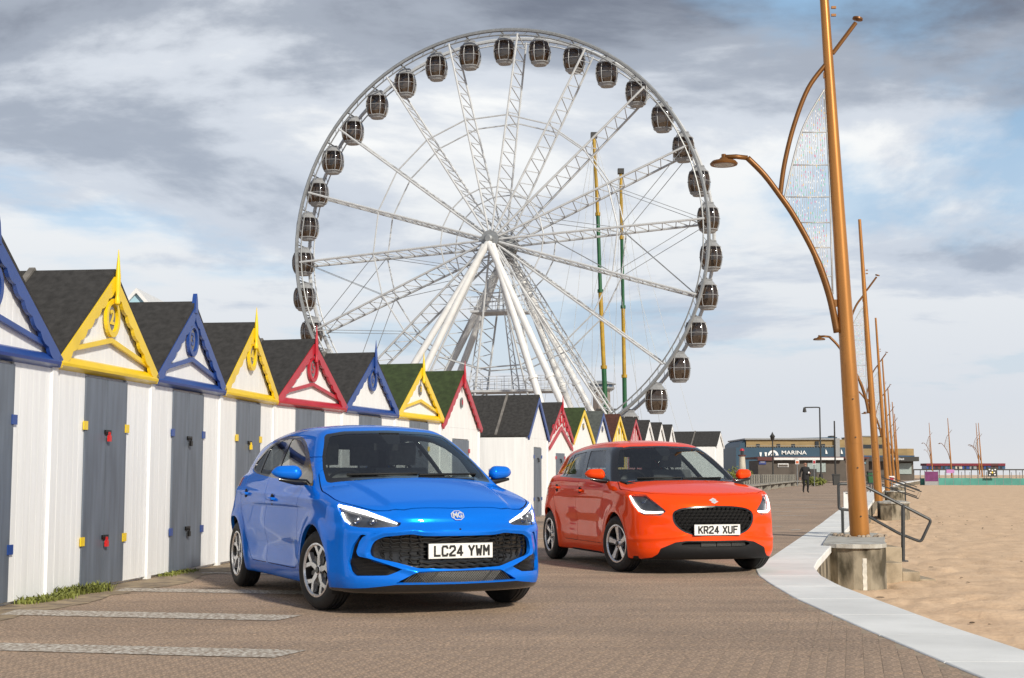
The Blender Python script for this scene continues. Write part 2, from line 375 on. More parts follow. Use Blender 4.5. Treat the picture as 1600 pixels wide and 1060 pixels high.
class Skin:
    def __init__(s, f, lo, hi, h):
        s.f = f; V, Q = surface_nets(f, lo, hi, h); V, N = snap(f, V, 3, h*.5)
        s.V = V; s.N = N; s.F = np.concatenate([Q, np.repeat(Q[:, -1:], 8, 1)], 1); s.T = np.array(['body']*len(Q), dtype='U20')
    def cut(s, sd, name, only=('body',), mask=None, eps=.0012):
        """split faces along sd = 0, tag the inside (sd < 0)"""
        F, T = s.F, s.T; cand = np.isin(T, list(only))
        if mask is not None: cand &= mask(s.V)[F[:, 0]]
        ci = np.nonzero(cand)[0]
        if not len(ci): return
        us = np.unique(F[ci]); v = np.zeros(len(s.V)); v[us] = sd(s.V[us]); v = np.where(np.abs(v) < eps, 0, v)
        w_ = v[F[ci]]; mn = w_.min(1); mx = w_.max(1)
        T[ci[mx <= 0]] = name
        mix = ci[(mn < 0) & (mx > 0)]; nv = len(s.V); newV = []; newN = []; ed = {}
        def mid(a, b):
            k = (a, b) if a < b else (b, a)
            if k not in ed:
                t = v[a]/(v[a]-v[b]); ed[k] = nv+len(newV)
                newV.append(s.V[a]*(1-t)+s.V[b]*t); newN.append(s.N[a]*(1-t)+s.N[b]*t)
            return ed[k]
        nf = []; ntg = []; drop = []
        for fi in mix:
            f = s.face(fi); tg = T[fi]; ins = []; outs = []
            for k in range(len(f)):
                a, b = f[k], f[(k+1) % len(f)]
                if v[a] <= 0: ins.append(a)
                if v[a] >= 0: outs.append(a)
                if v[a]*v[b] < 0: m_ = mid(a, b); ins.append(m_); outs.append(m_)
            drop.append(fi)
            if len(ins) >= 3: nf.append(ins); ntg.append(name)
            if len(outs) >= 3: nf.append(outs); ntg.append(tg)
        if drop:
            keep = np.ones(len(F), bool); keep[drop] = False
            pad = np.array([(q+[q[-1]]*12)[:12] for q in nf], int)
            s.F = np.concatenate([F[keep], pad]); s.T = np.concatenate([T[keep], np.array(ntg, dtype=T.dtype)])
        if newV:
            s.V = np.concatenate([s.V, np.array(newV)]); nn = np.array(newN); nn /= np.linalg.norm(nn, axis=1, keepdims=True); s.N = np.concatenate([s.N, nn])
    def face(s, i):
        f = [int(k) for k in s.F[i]]
        while len(f) > 3 and f[-1] == f[-2]: f.pop()
        return f
    def panel(s, sd, name, gap=.0022, only=('body',), mask=None):
        s.cut(lambda V: sd(V)-gap, 'gap_shade', only, mask); s.cut(lambda V: sd(V)+gap, name, ('gap_shade',), (lambda V: sd(V) < .05))
# ---------------------------------------------------------------- setting: promenade, sea wall, sand
from mathutils import noise as mnoise
def lerp_curve(pts):
    ys = [p[1] for p in pts]; xs = [p[0] for p in pts]
    return lambda y: float(np.interp(y, ys, xs))
PROM = [(2.9, -30), (2.62, 0), (2.47, 6), (2.43, 8), (2.41, 10), (2.42, 12.2), (2.50, 13.8), (2.58, 14.9), (2.72, 15.9), (3.02, 17.1), (3.40, 18.5), (6.5, 30), (9.8, 42.5), (17.4, 70.7), (28.3, 110.8), (41, 154), (53, 193), (66, 235), (120, 400)]
BEACH = [(3.6, -30), (3.25, 0), (3.10, 6), (3.06, 8), (3.03, 10), (3.06, 12.0), (3.10, 13.6), (3.20, 14.8), (3.42, 16.2), (3.72, 17.4), (4.02, 18.5), (7.15, 30), (10.6, 42.5), (18.2, 70.7), (29.2, 110.8), (42, 154), (54, 193), (67, 235), (121, 400)]
prom_x, beach_x = lerp_curve(PROM), lerp_curve(BEACH)
SAND_Z = -.62

def ground_mat():
    m = bpy.data.materials.new('worn brown block paving'); m.use_nodes = True; t = m.node_tree; b = t.nodes['Principled BSDF']
    b.inputs['Roughness'].default_value = .88
    tcn = t.nodes.new('ShaderNodeTexCoord'); P = tcn.outputs['Object']
    def nz(sc, det=6, rough=.6):
        n = t.nodes.new('ShaderNodeTexNoise'); n.inputs['Scale'].default_value = sc; n.inputs['Detail'].default_value = det
        n.inputs['Roughness'].default_value = rough; t.links.new(P, n.inputs[0]); return n.outputs[0]
    g = t.nodes.new('ShaderNodeNewGeometry')
    base = rampn(t, nz(.42, 8, .65), [(.28, (.25, .190, .145)), (.52, (.335, .252, .188)), (.74, (.42, .315, .232))])
    fine = rampn(t, nz(46, 5, .75), [(.34, (.30, .29, .29)), (.48, (.92, .91, .90)), (.62, (2.1, 2.0, 1.9))])
    c = mixn(t, .85, base, fine, 'MULTIPLY')
    isl = rampn(t, g.outputs['Random Per Island'], [(0, (.96, .965, .975)), (1, (1.04, 1.03, 1.02))])
    c = mixn(t, .7, c, isl, 'MULTIPLY')
    streak = t.nodes.new('ShaderNodeMapping'); streak.inputs['Scale'].default_value = (.25, 2.2, 1); streak.inputs['Rotation'].default_value = (0, 0, -.25)
    t.links.new(P, streak.inputs[0]); n = t.nodes.new('ShaderNodeTexNoise'); n.inputs['Scale'].default_value = 1.2; n.inputs['Detail'].default_value = 5; t.links.new(streak.outputs[0], n.inputs[0])
    c = mixn(t, .5, c, rampn(t, n.outputs[0], [(.35, (.82, .82, .84)), (.65, (1.2, 1.16, 1.12))]), 'MULTIPLY')
    t.links.new(c, b.inputs['Base Color'])
    bp = t.nodes.new('ShaderNodeBump'); bp.inputs['Strength'].default_value = .55; bp.inputs['Distance'].default_value = .012
    t.links.new(nz(70, 4, .7), bp.inputs['Height']); t.links.new(bp.outputs[0], b.inputs['Normal']); return m
M_PAVE = ground_mat()
M_JOINT = pm('sandy paving joint', (.36, .285, .21), .95, var=.3, scale=9, bump=.2, bscale=90)
M_COPING = pm('pale concrete coping', (.78, .79, .785), .85, var=.12, scale=1.3, bump=.12, bscale=120, detail=10)
M_WALLC = pm('stained concrete', (.31, .27, .205), .9, col2=(.065, .055, .036), lo=.38, hi=.60, scale=2.6, stretch=(1.5, 1.5, .75), bump=.25, bscale=30, detail=9)
M_LIME = pm('white lime streak', (.62, .60, .55), .9, var=.2, scale=14, bump=.2, bscale=60)
M_ALGAE = pm('green brown algae', (.13, .105, .025), .9, var=.4, scale=12, bump=.2, bscale=60)
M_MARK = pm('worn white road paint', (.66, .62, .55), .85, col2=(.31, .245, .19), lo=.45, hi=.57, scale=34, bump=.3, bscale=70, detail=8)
def sand_mat():
    m = pm('beach sand', (.80, .58, .385), .95, col2=(.60, .415, .265), lo=.25, hi=.75, scale=1.6, bump=.9, bscale=11, detail=12); return m
M_SAND = sand_mat()

# promenade sheet (under the blocks it is the sandy bed)
def sheet(name, xl, xr, ys, z, mat):
    m = MB(); vs = []
    for y in ys: vs += [(xl(y), y, z), (xr(y), y, z)]
    m.add(vs, [(2*i, 2*i+1, 2*i+3, 2*i+2) for i in range(len(ys)-1)]); return m.build(name, mat)
ysP = sorted({p[1] for p in PROM} | {20.6, 60, 90, 130, 170, 210})
PAVE_Y0, PAVE_Y1 = 6.6, 20.6
near = [y for y in ysP if y < PAVE_Y1]+[PAVE_Y1]
tag(sheet('paving_bed', lambda y: -40, prom_x, near, -.0012, M_JOINT), kind='structure')
prom = tag(sheet('promenade', lambda y: -260, prom_x, [PAVE_Y1]+[y for y in ysP if y > PAVE_Y1], 0.0, M_PAVE), kind='structure')
tag(sheet('ground', lambda y: -3000, lambda y: -.35*y-260, [-400, 400, 5000], -.05, M_JOINT), kind='structure')

# block paving: the largest blocks as parts, the rest joined
PA = R(13.5); ca, sa = math.cos(PA), math.sin(PA)
def in_pave(x, y): return PAVE_Y0-.2 < y < PAVE_Y1+.15 and -6.5 < x < prom_x(y)-.03 and abs(x) < .41*y+.5
blk = MB(); L, W, G_ = .2, .1, .0018
b_ = MB(); b_.add([(-L/2+G_, -W/2+G_, 0), (L/2-G_, -W/2+G_, 0), (L/2-G_, W/2-G_, 0), (-L/2+G_, W/2-G_, 0), (-L/2+.001, -W/2+.001, -.006), (L/2-.001, -W/2+.001, -.006), (L/2-.001, W/2-.001, -.006), (-L/2+.001, W/2-.001, -.006)],
                  [(0, 1, 2, 3), (0, 4, 5, 1), (1, 5, 6, 2), (2, 6, 7, 3), (3, 7, 4, 0)])
blk_me = b_.mesh('paving_block', M_PAVE); bv = [Vector(v) for v in b_.v]; bf = b_.f
cand = []
for i in range(-220, 221):
    for j in range(-120, 121):
        u = j*L+(L/2 if i % 2 else 0); v = i*W
        # u runs along the hut row (about 13 degrees off the view axis), v across
        x = v*ca+u*sa-1.0; y = -v*sa+u*ca+13.0
        if in_pave(x, y): cand.append((y, x))
cand.sort()
pave_root = tag(bpy.data.objects.new('block_paving', None), kind='structure'); C.objects.link(pave_root)
rot = math.pi/2-PA
vis = [k for k, (y, x) in enumerate(cand) if abs(x) < .37*y and y > 7.15]
single = set(vis[:300]); rest = MB(); cr, sr = math.cos(rot), math.sin(rot)
for k, (y, x) in enumerate(cand):
    dz = random.uniform(-.0004, .0010); tx, ty = random.uniform(-.004, .004), random.uniform(-.004, .004)
    if k in single: inst('paving_block', blk_me, pave_root, (x, y, dz), (tx, ty, rot))
    else: rest.add([(x+p.x*cr-p.y*sr, y+p.x*sr+p.y*cr, p.z+dz+(p.x*tx+p.y*ty if p.z > -.001 else 0)) for p in bv], bf)
me = bpy.data.meshes.new('paving_blocks'); me.from_pydata(rest.v, [], rest.f); me.materials.append(M_PAVE)
ro = bpy.data.objects.new('paving_blocks', me); C.objects.link(ro); ro.parent = pave_root; tag(ro, kind='stuff')

# parking bay lines
def quad_sheet(name, pts, z, mat, label=None):
    o = MB().add([(p[0], p[1], z) for p in pts], [tuple(range(len(pts)))]).build(name, mat); return tag(o, kind='structure')
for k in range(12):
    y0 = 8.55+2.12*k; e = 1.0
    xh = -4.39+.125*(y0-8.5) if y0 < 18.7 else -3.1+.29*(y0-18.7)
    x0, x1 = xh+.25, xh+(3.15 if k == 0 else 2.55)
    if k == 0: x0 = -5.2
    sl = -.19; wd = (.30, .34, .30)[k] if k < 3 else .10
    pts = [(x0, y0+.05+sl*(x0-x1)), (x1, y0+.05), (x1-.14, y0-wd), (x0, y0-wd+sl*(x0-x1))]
    if y0 < 9: pass
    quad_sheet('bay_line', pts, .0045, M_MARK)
for k, (a, b) in enumerate([((1192, 789), (1300, 789)), ((1196, 793.5), (1275, 793.5)), ((1218, 781), (1306, 781)), ((1230, 774), (1310, 773.6)), ((1214, 806), (1262, 806)), ((1192, 823), (1222, 823)), ((1236, 829), (1250, 828)), ((1196, 800), (1236, 800))]):
    p, q = on_ground(*a), on_ground(*b); d = .10+.0016*p.y
    quad_sheet('bay_line', [(p.x, p.y-d), (q.x, q.y-d), (q.x, q.y+d), (p.x, p.y+d)], .0045, M_MARK)

# sand: one relief sheet from the wall to the horizon
ys = [-60, -30, -10, 2, 5]+list(np.geomspace(7, 120, 230))+list(np.geomspace(125, 5000, 40)); ds = [0]+list(np.geomspace(.12, 60, 150))+list(np.geomspace(65, 4000, 24))
vs = []; fs = []
for y in ys:
    bx = beach_x(y)-.12
    for d in ds:
        x = bx+d; amp = 1.0 if y < 130 else .4
        z = SAND_Z+.045*mnoise.fractal(Vector((x*1.6, y*1.2, 0)), 1.0, 2.0, 4)*amp+.05*mnoise.noise(Vector((x*.22, y*.15, 3)))*amp
        f_ = mnoise.noise(Vector((x*3.3, y*2.2, 7))); z -= .13*max(0, f_-.22)*amp*(1 if y < 90 else 0)
        if d < 1.0: z += .05*(1-d)*mnoise.noise(Vector((x, y*.6, 9)))
        vs.append((x, y, z))
nd_ = len(ds); fs = [(i*nd_+j, i*nd_+j+1, (i+1)*nd_+j+1, (i+1)*nd_+j) for i in range(len(ys)-1) for j in range(nd_-1)]
me = bpy.data.meshes.new('sand'); me.from_pydata(vs, [], fs); me.materials.append(M_SAND); me.polygons.foreach_set('use_smooth', [True]*len(fs))
so_ = bpy.data.objects.new('sand', me); C.objects.link(so_); tag(so_, kind='structure')
# scraps of weed and pebbles on the sand
mb = MB()
for k in range(170):
    y = random.uniform(9, 60)**1.0; x = beach_x(y)+random.uniform(.4, 1.0)*random.uniform(.3, 22); r = random.uniform(.012, .04)
    z = SAND_Z+.035*mnoise.fractal(Vector((x*1.6, y*1.2, 0)), 1.0, 2.0, 4)+.05*mnoise.noise(Vector((x*.22, y*.15, 3)))
    M_ = Matrix.Translation((x, y, z+r*.2)) @ Matrix.Rotation(random.uniform(0, 3), 4, 'Z') @ Matrix.Diagonal((r*random.uniform(1, 2.4), r, r*.5, 1))
    for q in range(6): pass
    ico = [Vector((math.cos(a)*c_, math.sin(a)*c_, s_)) for c_, s_ in ((.9, .3), (.5, .9)) for a in [q*math.pi/3+.3*random.random() for q in range(6)]]
    mb.add([M_ @ p for p in ico], [(0, 1, 7, 6), (1, 2, 8, 7), (2, 3, 9, 8), (3, 4, 10, 9), (4, 5, 11, 10), (5, 0, 6, 11), (6, 7, 8, 9, 10, 11)])
tag(mb.build('beach_litter', pm('dark weed scraps', (.09, .06, .035), .9, var=.5, scale=5)), label='scattered dark weed scraps and pebbles on the sand', cat='debris', kind='stuff')

# sea wall: coping slabs over a concrete face
wall = thing('sea_wall', 'low concrete sea wall with a pale flat coping between paving and sand', 'wall')
ycuts = [4.0]
while ycuts[-1] < 400: ycuts.append(ycuts[-1]+(1.35 if ycuts[-1] < 40 else 3.0 if ycuts[-1] < 120 else 40))
for a, b in zip(ycuts, ycuts[1:]):
    n = 4; m = MB(); top = []; g = .007
    ys_ = [a+g+(b-a-2*g)*k/n for k in range(n+1)]
    prof = []
    dz = random.uniform(-.002, .002)
    v = []
    for y in ys_: 
        v += [(prom_x(y)-.0, y, .003+dz), (prom_x(y)+.008, y, .008+dz), (beach_x(y)+.010, y, .008+dz), (beach_x(y)+.02, y, -.004+dz), (beach_x(y)+.02, y, -.085), (prom_x(y), y, -.085)]
    f = [(i*6+k, i*6+(k+1) % 6, (i+1)*6+(k+1) % 6, (i+1)*6+k) for i in range(n) for k in range(6)]+[tuple(range(6)), tuple(range(n*6, n*6+6))]
    m.add(v, f).build('coping_slab', M_COPING, wall)
m = MB(); v = []; ysw = [y for y in sorted({p[1] for p in BEACH} | set(np.arange(4, 60, 1.0)))]
for y in ysw: v += [(beach_x(y)-.005, y, -.08), (beach_x(y)-.005, y, -1.3)]
m.add(v, [(2*i, 2*i+2, 2*i+3, 2*i+1) for i in range(len(ysw)-1)]).build('wall_face', M_WALLC, wall)

# plinths that carry the lamps
M_CAP = pm('worn plinth cap concrete', (.50, .50, .47), .9, col2=(.30, .28, .24), lo=.3, hi=.6, scale=5, bump=.3, bscale=50)
def plinth(label, pts, zt=.045, zb=-1.3, detail=False):
    t = thing('lamp_plinth', label, 'plinth', group='concrete plinths along the sea wall')
    cx = sum(p[0] for p in pts)/len(pts); cy = sum(p[1] for p in pts)/len(pts)
    sh = lambda k: [(cx+(x-cx)*k, cy+(y-cy)*k) for x, y in pts]
    MB().prism(sh(1.0), zt-.060, zt, lambda a, b, d: Vector((a, b, d))).build('cap_slab', M_CAP, t)
    MB().prism(sh(.965), zb, zt-.060, lambda a, b, d: Vector((a, b, d))).build('block', M_WALLC, t)
    return t
pl1 = [(4.60, 21.0), (4.74, 20.78), (4.95, 20.66), (5.20, 20.64), (5.40, 20.74), (5.53, 20.98), (5.68, 21.7), (5.96, 22.7), (6.22, 23.7), (6.36, 24.5), (6.20, 24.9), (5.60, 24.95)]
P1 = plinth('rounded stained concrete plinth carrying the nearest tall lamp post', pl1)
st = MB()
def streak(mb, x0, x1, yy, zt, zb, n=10):
    v = []
    for k in range(n+1):
        z = zt+(zb-zt)*k/n; j = .004*math.sin(k*2.3)+random.uniform(-.003, .003)
        v += [(x0+j, yy, z), (x1+j*.6, yy, z)]
    mb.add(v, [(2*i, 2*i+1, 2*i+3, 2*i+2) for i in range(n)])
streak(st, 5.10, 5.16, 20.70, -.16, -.62); streak(st, 5.235, 5.255, 20.745, -.13, -.45, 8)
st.build('lime_streak', M_LIME, P1)
# ---- steps and handrail beside the first plinth
stp = thing('beach_steps', 'sandy concrete steps leading down beside the nearest lamp plinth', 'steps')
M_STEP = pm('sandy concrete step', (.42, .345, .25), .9, col2=(.20, .16, .11), lo=.3, hi=.6, scale=4, bump=.2, bscale=50)
for (x0, x1, y0, y1, zt) in ((5.90, 6.24, 22.75, 25.6, -.10), (5.80, 6.06, 22.1, 25.5, -.31), (6.07, 6.35, 22.15, 25.4, -.45), (6.36, 6.64, 22.3, 25.3, -.575)):
    o = MB().box(x0, x1, y0, y1, -1.0, zt).build('step', M_STEP, stp); bvm = o.modifiers.new('b', 'BEVEL'); bvm.width = .015; bvm.segments = 2
M_RAIL = pm('dark grey painted steel', (.055, .06, .065), .45, var=.2, scale=20, metal=.3)
def handrail(label, pxs, Y, post):
    t = thing('handrail', label, 'handrail', group='tubular handrails down to the sand')
    pts = [at_depth(x, y, Y) for x, y in pxs]; m = MB(); L_ = []
    for i, p in enumerate(pts):
        a, b = pts[i-1], pts[(i+1) % len(pts)]; r_ = .055
        for k in range(5):
            q = k/4; p0 = p+(a-p).normalized()*r_; p1 = p+(b-p).normalized()*r_
            L_.append((1-q)**2*p0+2*q*(1-q)*p+q*q*p1)
    m.path(L_, .026, 8, True).build('rail_loop', M_RAIL, t, True)
    a, b = at_depth(*post[0], Y), at_depth(*post[1], Y); MB().tube(a, b, .034, n=10).build('rail_post', M_RAIL, t, True)
    MB().box(b.x-.08, b.x+.08, b.y-.05, b.y+.05, b.z-.01, b.z+.012).build('foot_plate', M_RAIL, t)
    for p in (pts[0], pts[-1]): pass
    return t, pts
HR, hp = handrail('dark grey tube handrail on the steps behind the nearest lamp post', [(1310, 756), (1346, 757), (1455, 813), (1439, 847), (1405, 834), (1348, 802), (1326, 797), (1311, 796)], 24.6, ((1411, 789), (1411, 877)))
for k, (x0, x1) in enumerate([(5.72, 5.76)]):
    MB().tube((hp[0].x+.06, 24.6, 0.02), (hp[0].x+.06, 24.6, hp[7].z), .026, n=8).build('rail_post', M_RAIL, HR, True)
sgn = MB().box(5.80, 6.20, 24.78, 24.80, .42, .76).build('notice_board', pm('white notice board', (.75, .76, .77), .5, var=.05)); tag(sgn, 'white rectangular notice board fixed behind the nearest lamp post', 'sign')
for k in range(2):
    MB().box(5.84, 5.93, 24.772, 24.779, .72-.28*k, .733-.28*k).build('notice_line', M_RAIL, sgn)
def far_plinth(Y, lab):
    x = beach_x(Y); d = Vector((.25, .97)); pts = [(x-.1, Y-1.6), (x+.25, Y-1.9), (x+.75, Y-1.85), (x+1.05, Y-1.5), (x+1.5, Y+1.2), (x+1.2, Y+1.5), (x+.6, Y+1.6)]
    return plinth(lab, pts)
for Y, lab in ((54.3, 'stained concrete plinth carrying the second lamp post from the camera'), (89, 'concrete plinth carrying the third lamp post from the camera'), (121, 'concrete plinth carrying the fourth lamp post from the camera')): far_plinth(Y, lab)
for k, Y in enumerate((84.0, 92.0, 116.0)):
    lab = ['second handrail from the camera sloping down to the sand', 'third handrail from the camera sloping down to the sand', 'farthest handrail sloping down to the sand'][k]
    x = beach_x(Y); t = thing('handrail', lab, 'handrail', group='tubular handrails down to the sand'); m = MB()
    q = [(x-1.0, Y, 1.0), (x-.2, Y, 1.0), (x+2.3, Y-.5, .05), (x+2.1, Y-.5, -.35), (x-.2, Y, .5), (x-1.0, Y, .5)]
    m.path(q, .035, 6, True).build('rail_loop', M_RAIL, t, True)
    MB().tube((x+1.4, Y-.3, .40), (x+1.4, Y-.3, -.6), .035, n=6).build('rail_post', M_RAIL, t, True)
    MB().tube((x-.6, Y, .5), (x-.6, Y, 0), .035, n=6).build('rail_post', M_RAIL, t, True)

# weeds along the hut feet, drifted sand
M_WEED = pm('weed leaf', (.17, .19, .04), .7, var=.5, scale=3)
def weeds(label, x0, y0, x1, y1, n, hgt):
    m = MB()
    for k in range(n):
        u = random.random(); x = x0+(x1-x0)*u+random.gauss(0, .05); y = y0+(y1-y0)*u+random.gauss(0, .03); a = random.uniform(0, 6.28)
        l = hgt*random.uniform(.5, 1.2); dx, dy = math.cos(a), math.sin(a); w_ = random.uniform(.004, .010); le = random.uniform(.2, 1.0)
        p0 = Vector((x, y, 0)); p1 = p0+Vector((dx*l*.4*le, dy*l*.4*le, l*.6)); p2 = p0+Vector((dx*l*le, dy*l*le, l*random.uniform(.5, .95))); s_ = Vector((-dy, dx, 0))*w_
        m.add([p0-s_*.5, p0+s_*.5, p1+s_, p1-s_, p2], [(0, 1, 2, 3), (3, 2, 4)])
    return tag(m.build('weeds', M_WEED), label, 'weeds', kind='stuff')
weeds('low green weeds growing at the foot of the leftmost blue hut', -3.98, 11.60, -3.80, 12.25, 420, .07)
weeds('green weeds growing at the foot of the yellow hut numbered 2', -3.92, 12.30, -3.70, 13.0, 700, .10)
weeds('sparse weeds growing at the foot of the blue hut numbered 3', -3.62, 14.7, -3.50, 15.6, 260, .05)
m = MB(); v = []
for k in range(60):
    y = 8.5+k*.2; xh = -4.39+.125*(y-8.5) if y < 18.7 else -3.1+.29*(y-18.7)
    v += [(xh-.3, y, .0042), (xh+.45+.22*mnoise.noise(Vector((y*.9, 2, 0)))+.12*mnoise.noise(Vector((y*3.1, 5, 0))), y, .0042)]
m.add(v, [(2*i, 2*i+1, 2*i+3, 2*i+2) for i in range(59)])
tag(m.build('sand_drift', pm('drifted sand on paving', (.40, .31, .20), .95, col2=(.20, .155, .115), lo=.38, hi=.62, scale=6, bump=.3, bscale=60, detail=9)), kind='structure')
# ---------------------------------------------------------------- beach huts
M_WHITE = pm('white painted timber', (.86, .875, .885), .45, var=.06, scale=2.2, stretch=(6, 6, .4), bump=.06, bscale=60)
M_DOOR = pm('slate grey door paint', (.125, .150, .190), .45, var=.24, scale=2.2, stretch=(5, 5, .6), bump=.05, bscale=50)
M_YEL = pm('yellow gloss paint', (.86, .60, .012), .38, var=.08, scale=4, coat=.2)
M_BLU = pm('royal blue gloss paint', (.016, .06, .27), .38, var=.10, scale=4, coat=.2)
M_RED = pm('crimson gloss paint', (.45, .018, .035), .38, var=.10, scale=4, coat=.2)
M_FELT = pm('black roofing felt', (.035, .034, .034), .95, var=.35, scale=14, bump=.35, bscale=160)
M_FELTG = pm('green roofing felt', (.035, .055, .018), .95, var=.3, scale=10, bump=.3, bscale=160)
M_FELTB = pm('brown roofing felt', (.075, .028, .02), .95, var=.3, scale=10, bump=.3, bscale=160)
M_FELTC = pm('grey roofing felt', (.08, .09, .085), .95, var=.3, scale=10, bump=.3, bscale=160)
M_BATT = pm('weathered batten', (.17, .16, .15), .9, var=.3, scale=8)
M_IRON = pm('black iron lock', (.012, .012, .012), .4, var=.2, metal=.4)
M_RLOCK = pm('red padlock', (.6, .02, .02), .35, var=.1)
M_GREY = pm('grey roundel paint', (.18, .18, .19), .6, var=.2, scale=20)
TR = dict(yellow=M_YEL, blue=M_BLU, red=M_RED, white=M_WHITE)
def clipz(x, w, ez, az, off=0.0): return ez+(az-ez)*(1-abs(x)/(w/2))-off
def hut(A, B, label, colour, num=None, ez=2.06, az=2.92, depth=2.7, chevron=False, fascia=True, ring='big', barge='scallop', finial=True, felt=None,
        detail=2, door=True, stripes=None, hinge=None, lock='black', dw=.96, fret=False, doorz=1.95, board=.108):
    A = Vector(A[:2]); B = Vector(B[:2]); d = B-A; sh_ = Vector((-d.y, d.x)).normalized()*.045; A = A+sh_; B = B+sh_; w = d.length; rz = math.atan2(d.y, d.x); mid = (A+B)/2
    t = thing('beach_hut', label, 'beach hut', (mid.x, mid.y, 0), rz, 'beach huts along the promenade'); T_ = TR[colour]; felt = felt or M_FELT; hinge = hinge or T_
    hw = w/2-.02; slope = math.atan2(az-ez, w/2)
    # walls (y is into the hut)
    s = MB(); 
    for sx in (-1, 1):
        MB().box(sx*hw-.02, sx*hw+.02, .03, depth, .0, ez-.02).build('side_wall', M_WHITE, t)
    bp = [(-hw, 0), (hw, 0), (hw, ez-.03), (0, az-.04), (-hw, ez-.03)]
    MB().prism(bp, depth-.03, depth+.01, lambda a, b, dd: Vector((a, dd, b))).build('back_wall', M_WHITE, t)
    MB().prism([(p[0]*.985, p[1]) for p in bp], .035, .06, lambda a, b, dd: Vector((a, dd, b))).build('front_backing', M_WHITE, t)
    # boards
    def planks(x0, x1, zb, ztf, name='plank', y=.0):
        n = max(1, round((x1-x0)/board)); bw = (x1-x0)/n
        for k in range(n):
            a, b = x0+k*bw+.0018, x0+(k+1)*bw-.0018
            mt = M_WHITE
            if stripes is not None and k % 2: mt = stripes
            pl = [(a, zb), (b, zb), (b, ztf(b))]+([(0, ztf(0))] if a < 0 < b else [])+[(a, ztf(a))]
            if pl[2][1]-zb < .03 and pl[-1][1]-zb < .03: continue
            yy = y+random.uniform(-.0008, .0008)
            MB().prism(pl, yy, yy+.022, lambda p, q, dd: Vector((p, dd, q))).build(name, mt, t)
    fz = ez-.03
    if detail >= 2:
        if door:
            planks(-hw, -dw/2, .03, lambda x: fz); planks(dw/2, hw, .03, lambda x: fz)
            MB().box(-dw/2, dw/2, .0, .022, doorz+.02, fz).build('door_head', M_WHITE, t)
        else: planks(-hw, hw, .03, lambda x: fz)
        planks(-hw, hw, fz+.003, lambda x: clipz(x, w, ez, az, .05), 'gable_plank', .004)
        for sx in (-1, 1): MB().box(sx*(w/2-.025)-.025, sx*(w/2-.025)+.025, -.022, .03, .0, ez-.05).build('corner_board', M_WHITE, t)
    else:
        fp = [(-hw, 0), (hw, 0), (hw, ez-.04), (0, az-.05), (-hw, ez-.04)]
        MB().prism(fp, .0, .03, lambda a, b, dd: Vector((a, dd, b))).build('front_wall', M_WHITE, t)
        if stripes is not None:
            n = int(w/.22)
            for k in range(n):
                x = -hw+.1+k*.22; MB().prism([(x, .05), (x+.1, .05), (x+.1, clipz(x+.1, w, ez, az, .08)), (x, clipz(x, w, ez, az, .08))], -.012, -.002, lambda a, b, dd: Vector((a, dd, b))).build('painted_board', stripes, t)
    if door:
        MB().box(-.014, .014, .0145, .02, .035, doorz).build('door_gap_shade', M_IRON, t)  # black strip behind the leaves paints the shade between them
        for k, sx in enumerate((-1, 1)):
            a, b = (-dw/2+.004, -.007) if sx < 0 else (.007, dw/2-.004)
            dr = MB().box(a, b, -.012, .014, .035, doorz).build('door', M_DOOR, t)
            if detail >= 1:
                for z in (.45, 1.50):
                    hx = -dw/2 if sx < 0 else dw/2
                    MB().box(hx-.045, hx+.045, -.022, -.013, z-.04, z+.04).build('hinge', hinge, dr)
        if detail >= 1:
            for z in (.47, 1.45):
                lk = MB(); lk.box(-.055, .075, -.030, -.014, z-.018, z+.022); lo = lk.build('hasp', M_IRON, t)
                pk = MB(); pk.box(-.022, .026, -.055, -.031, z-.085, z-.030); pk.tube((-.014, -.043, z-.03), (-.014, -.043, z+.0), .005, n=6); pk.tube((.018, -.043, z-.03), (.018, -.043, z+.0), .005, n=6); pk.tube((-.014, -.043, z), (.018, -.043, z), .005, n=6)
                pk.build('padlock', {'black': M_IRON, 'red': M_RLOCK, 'yellow': M_YEL}[lock], lo)
    # cornice
    if fascia and detail >= 1:
        MB().prism([(.0, ez-.09), (-.04, ez-.075), (-.075, ez-.06), (-.08, ez-.035), (-.03, ez+.02), (.0, ez+.035)], -w/2+.01, w/2-.01, lambda a, b, dd: Vector((dd, a, b))).build('cornice', T_, t)
    if chevron:
        for sx in (-1, 1):
            q = [(sx*(w/2-.08), ez+.05), (sx*(w/2-.08), ez+.092), (0, ez+.285), (0, ez+.238)]
            MB().prism(q, -.045, -.02+.003*sx, lambda a, b, dd: Vector((a, dd, b))).build('chevron_board', T_, t)
    # bargeboards
    for sx in (-1, 1):
        L_ = math.hypot(w/2+.03, az-ez); n = 7; wid = .115 if barge == 'scallop' else .12; ux, uz = -sx*math.cos(slope), math.sin(slope)
        x0, z0 = sx*(w/2+.02), ez-.035
        out = []; inn = []
        top = [(0, .06), (L_+.02, .06)]
        pts = [(u, .035) for u in (0.0, L_)]
        low = []
        if barge == 'scallop':
            for k in range(n):
                u0 = L_*(.06+.90*k/n); u1 = L_*(.06+.90*(k+1)/n)
                for q in range(5):
                    f = q/5; low.append((u0+(u1-u0)*f, -(wid-.05)-.026*math.sin(math.pi*f)))
            low.append((L_*.97, -(wid-.05))); low.insert(0, (0.0, -.06))
        else: low = [(0.0, -(wid-.05)), (L_*.97, -(wid-.05))]
        # local (u along slope, v normal to it) -> x,z ; keep the boards on their own side
        def loc(u, v): 
            x = x0+ux*u+(-sx)*-1*math.sin(slope)*v*0+sx*math.sin(slope)*v; z = z0+uz*u+math.cos(slope)*v
            return (max(x, .001) if sx > 0 else min(x, -.001), z)
        poly = [loc(*p) for p in pts]+[loc(*p) for p in reversed(low)]
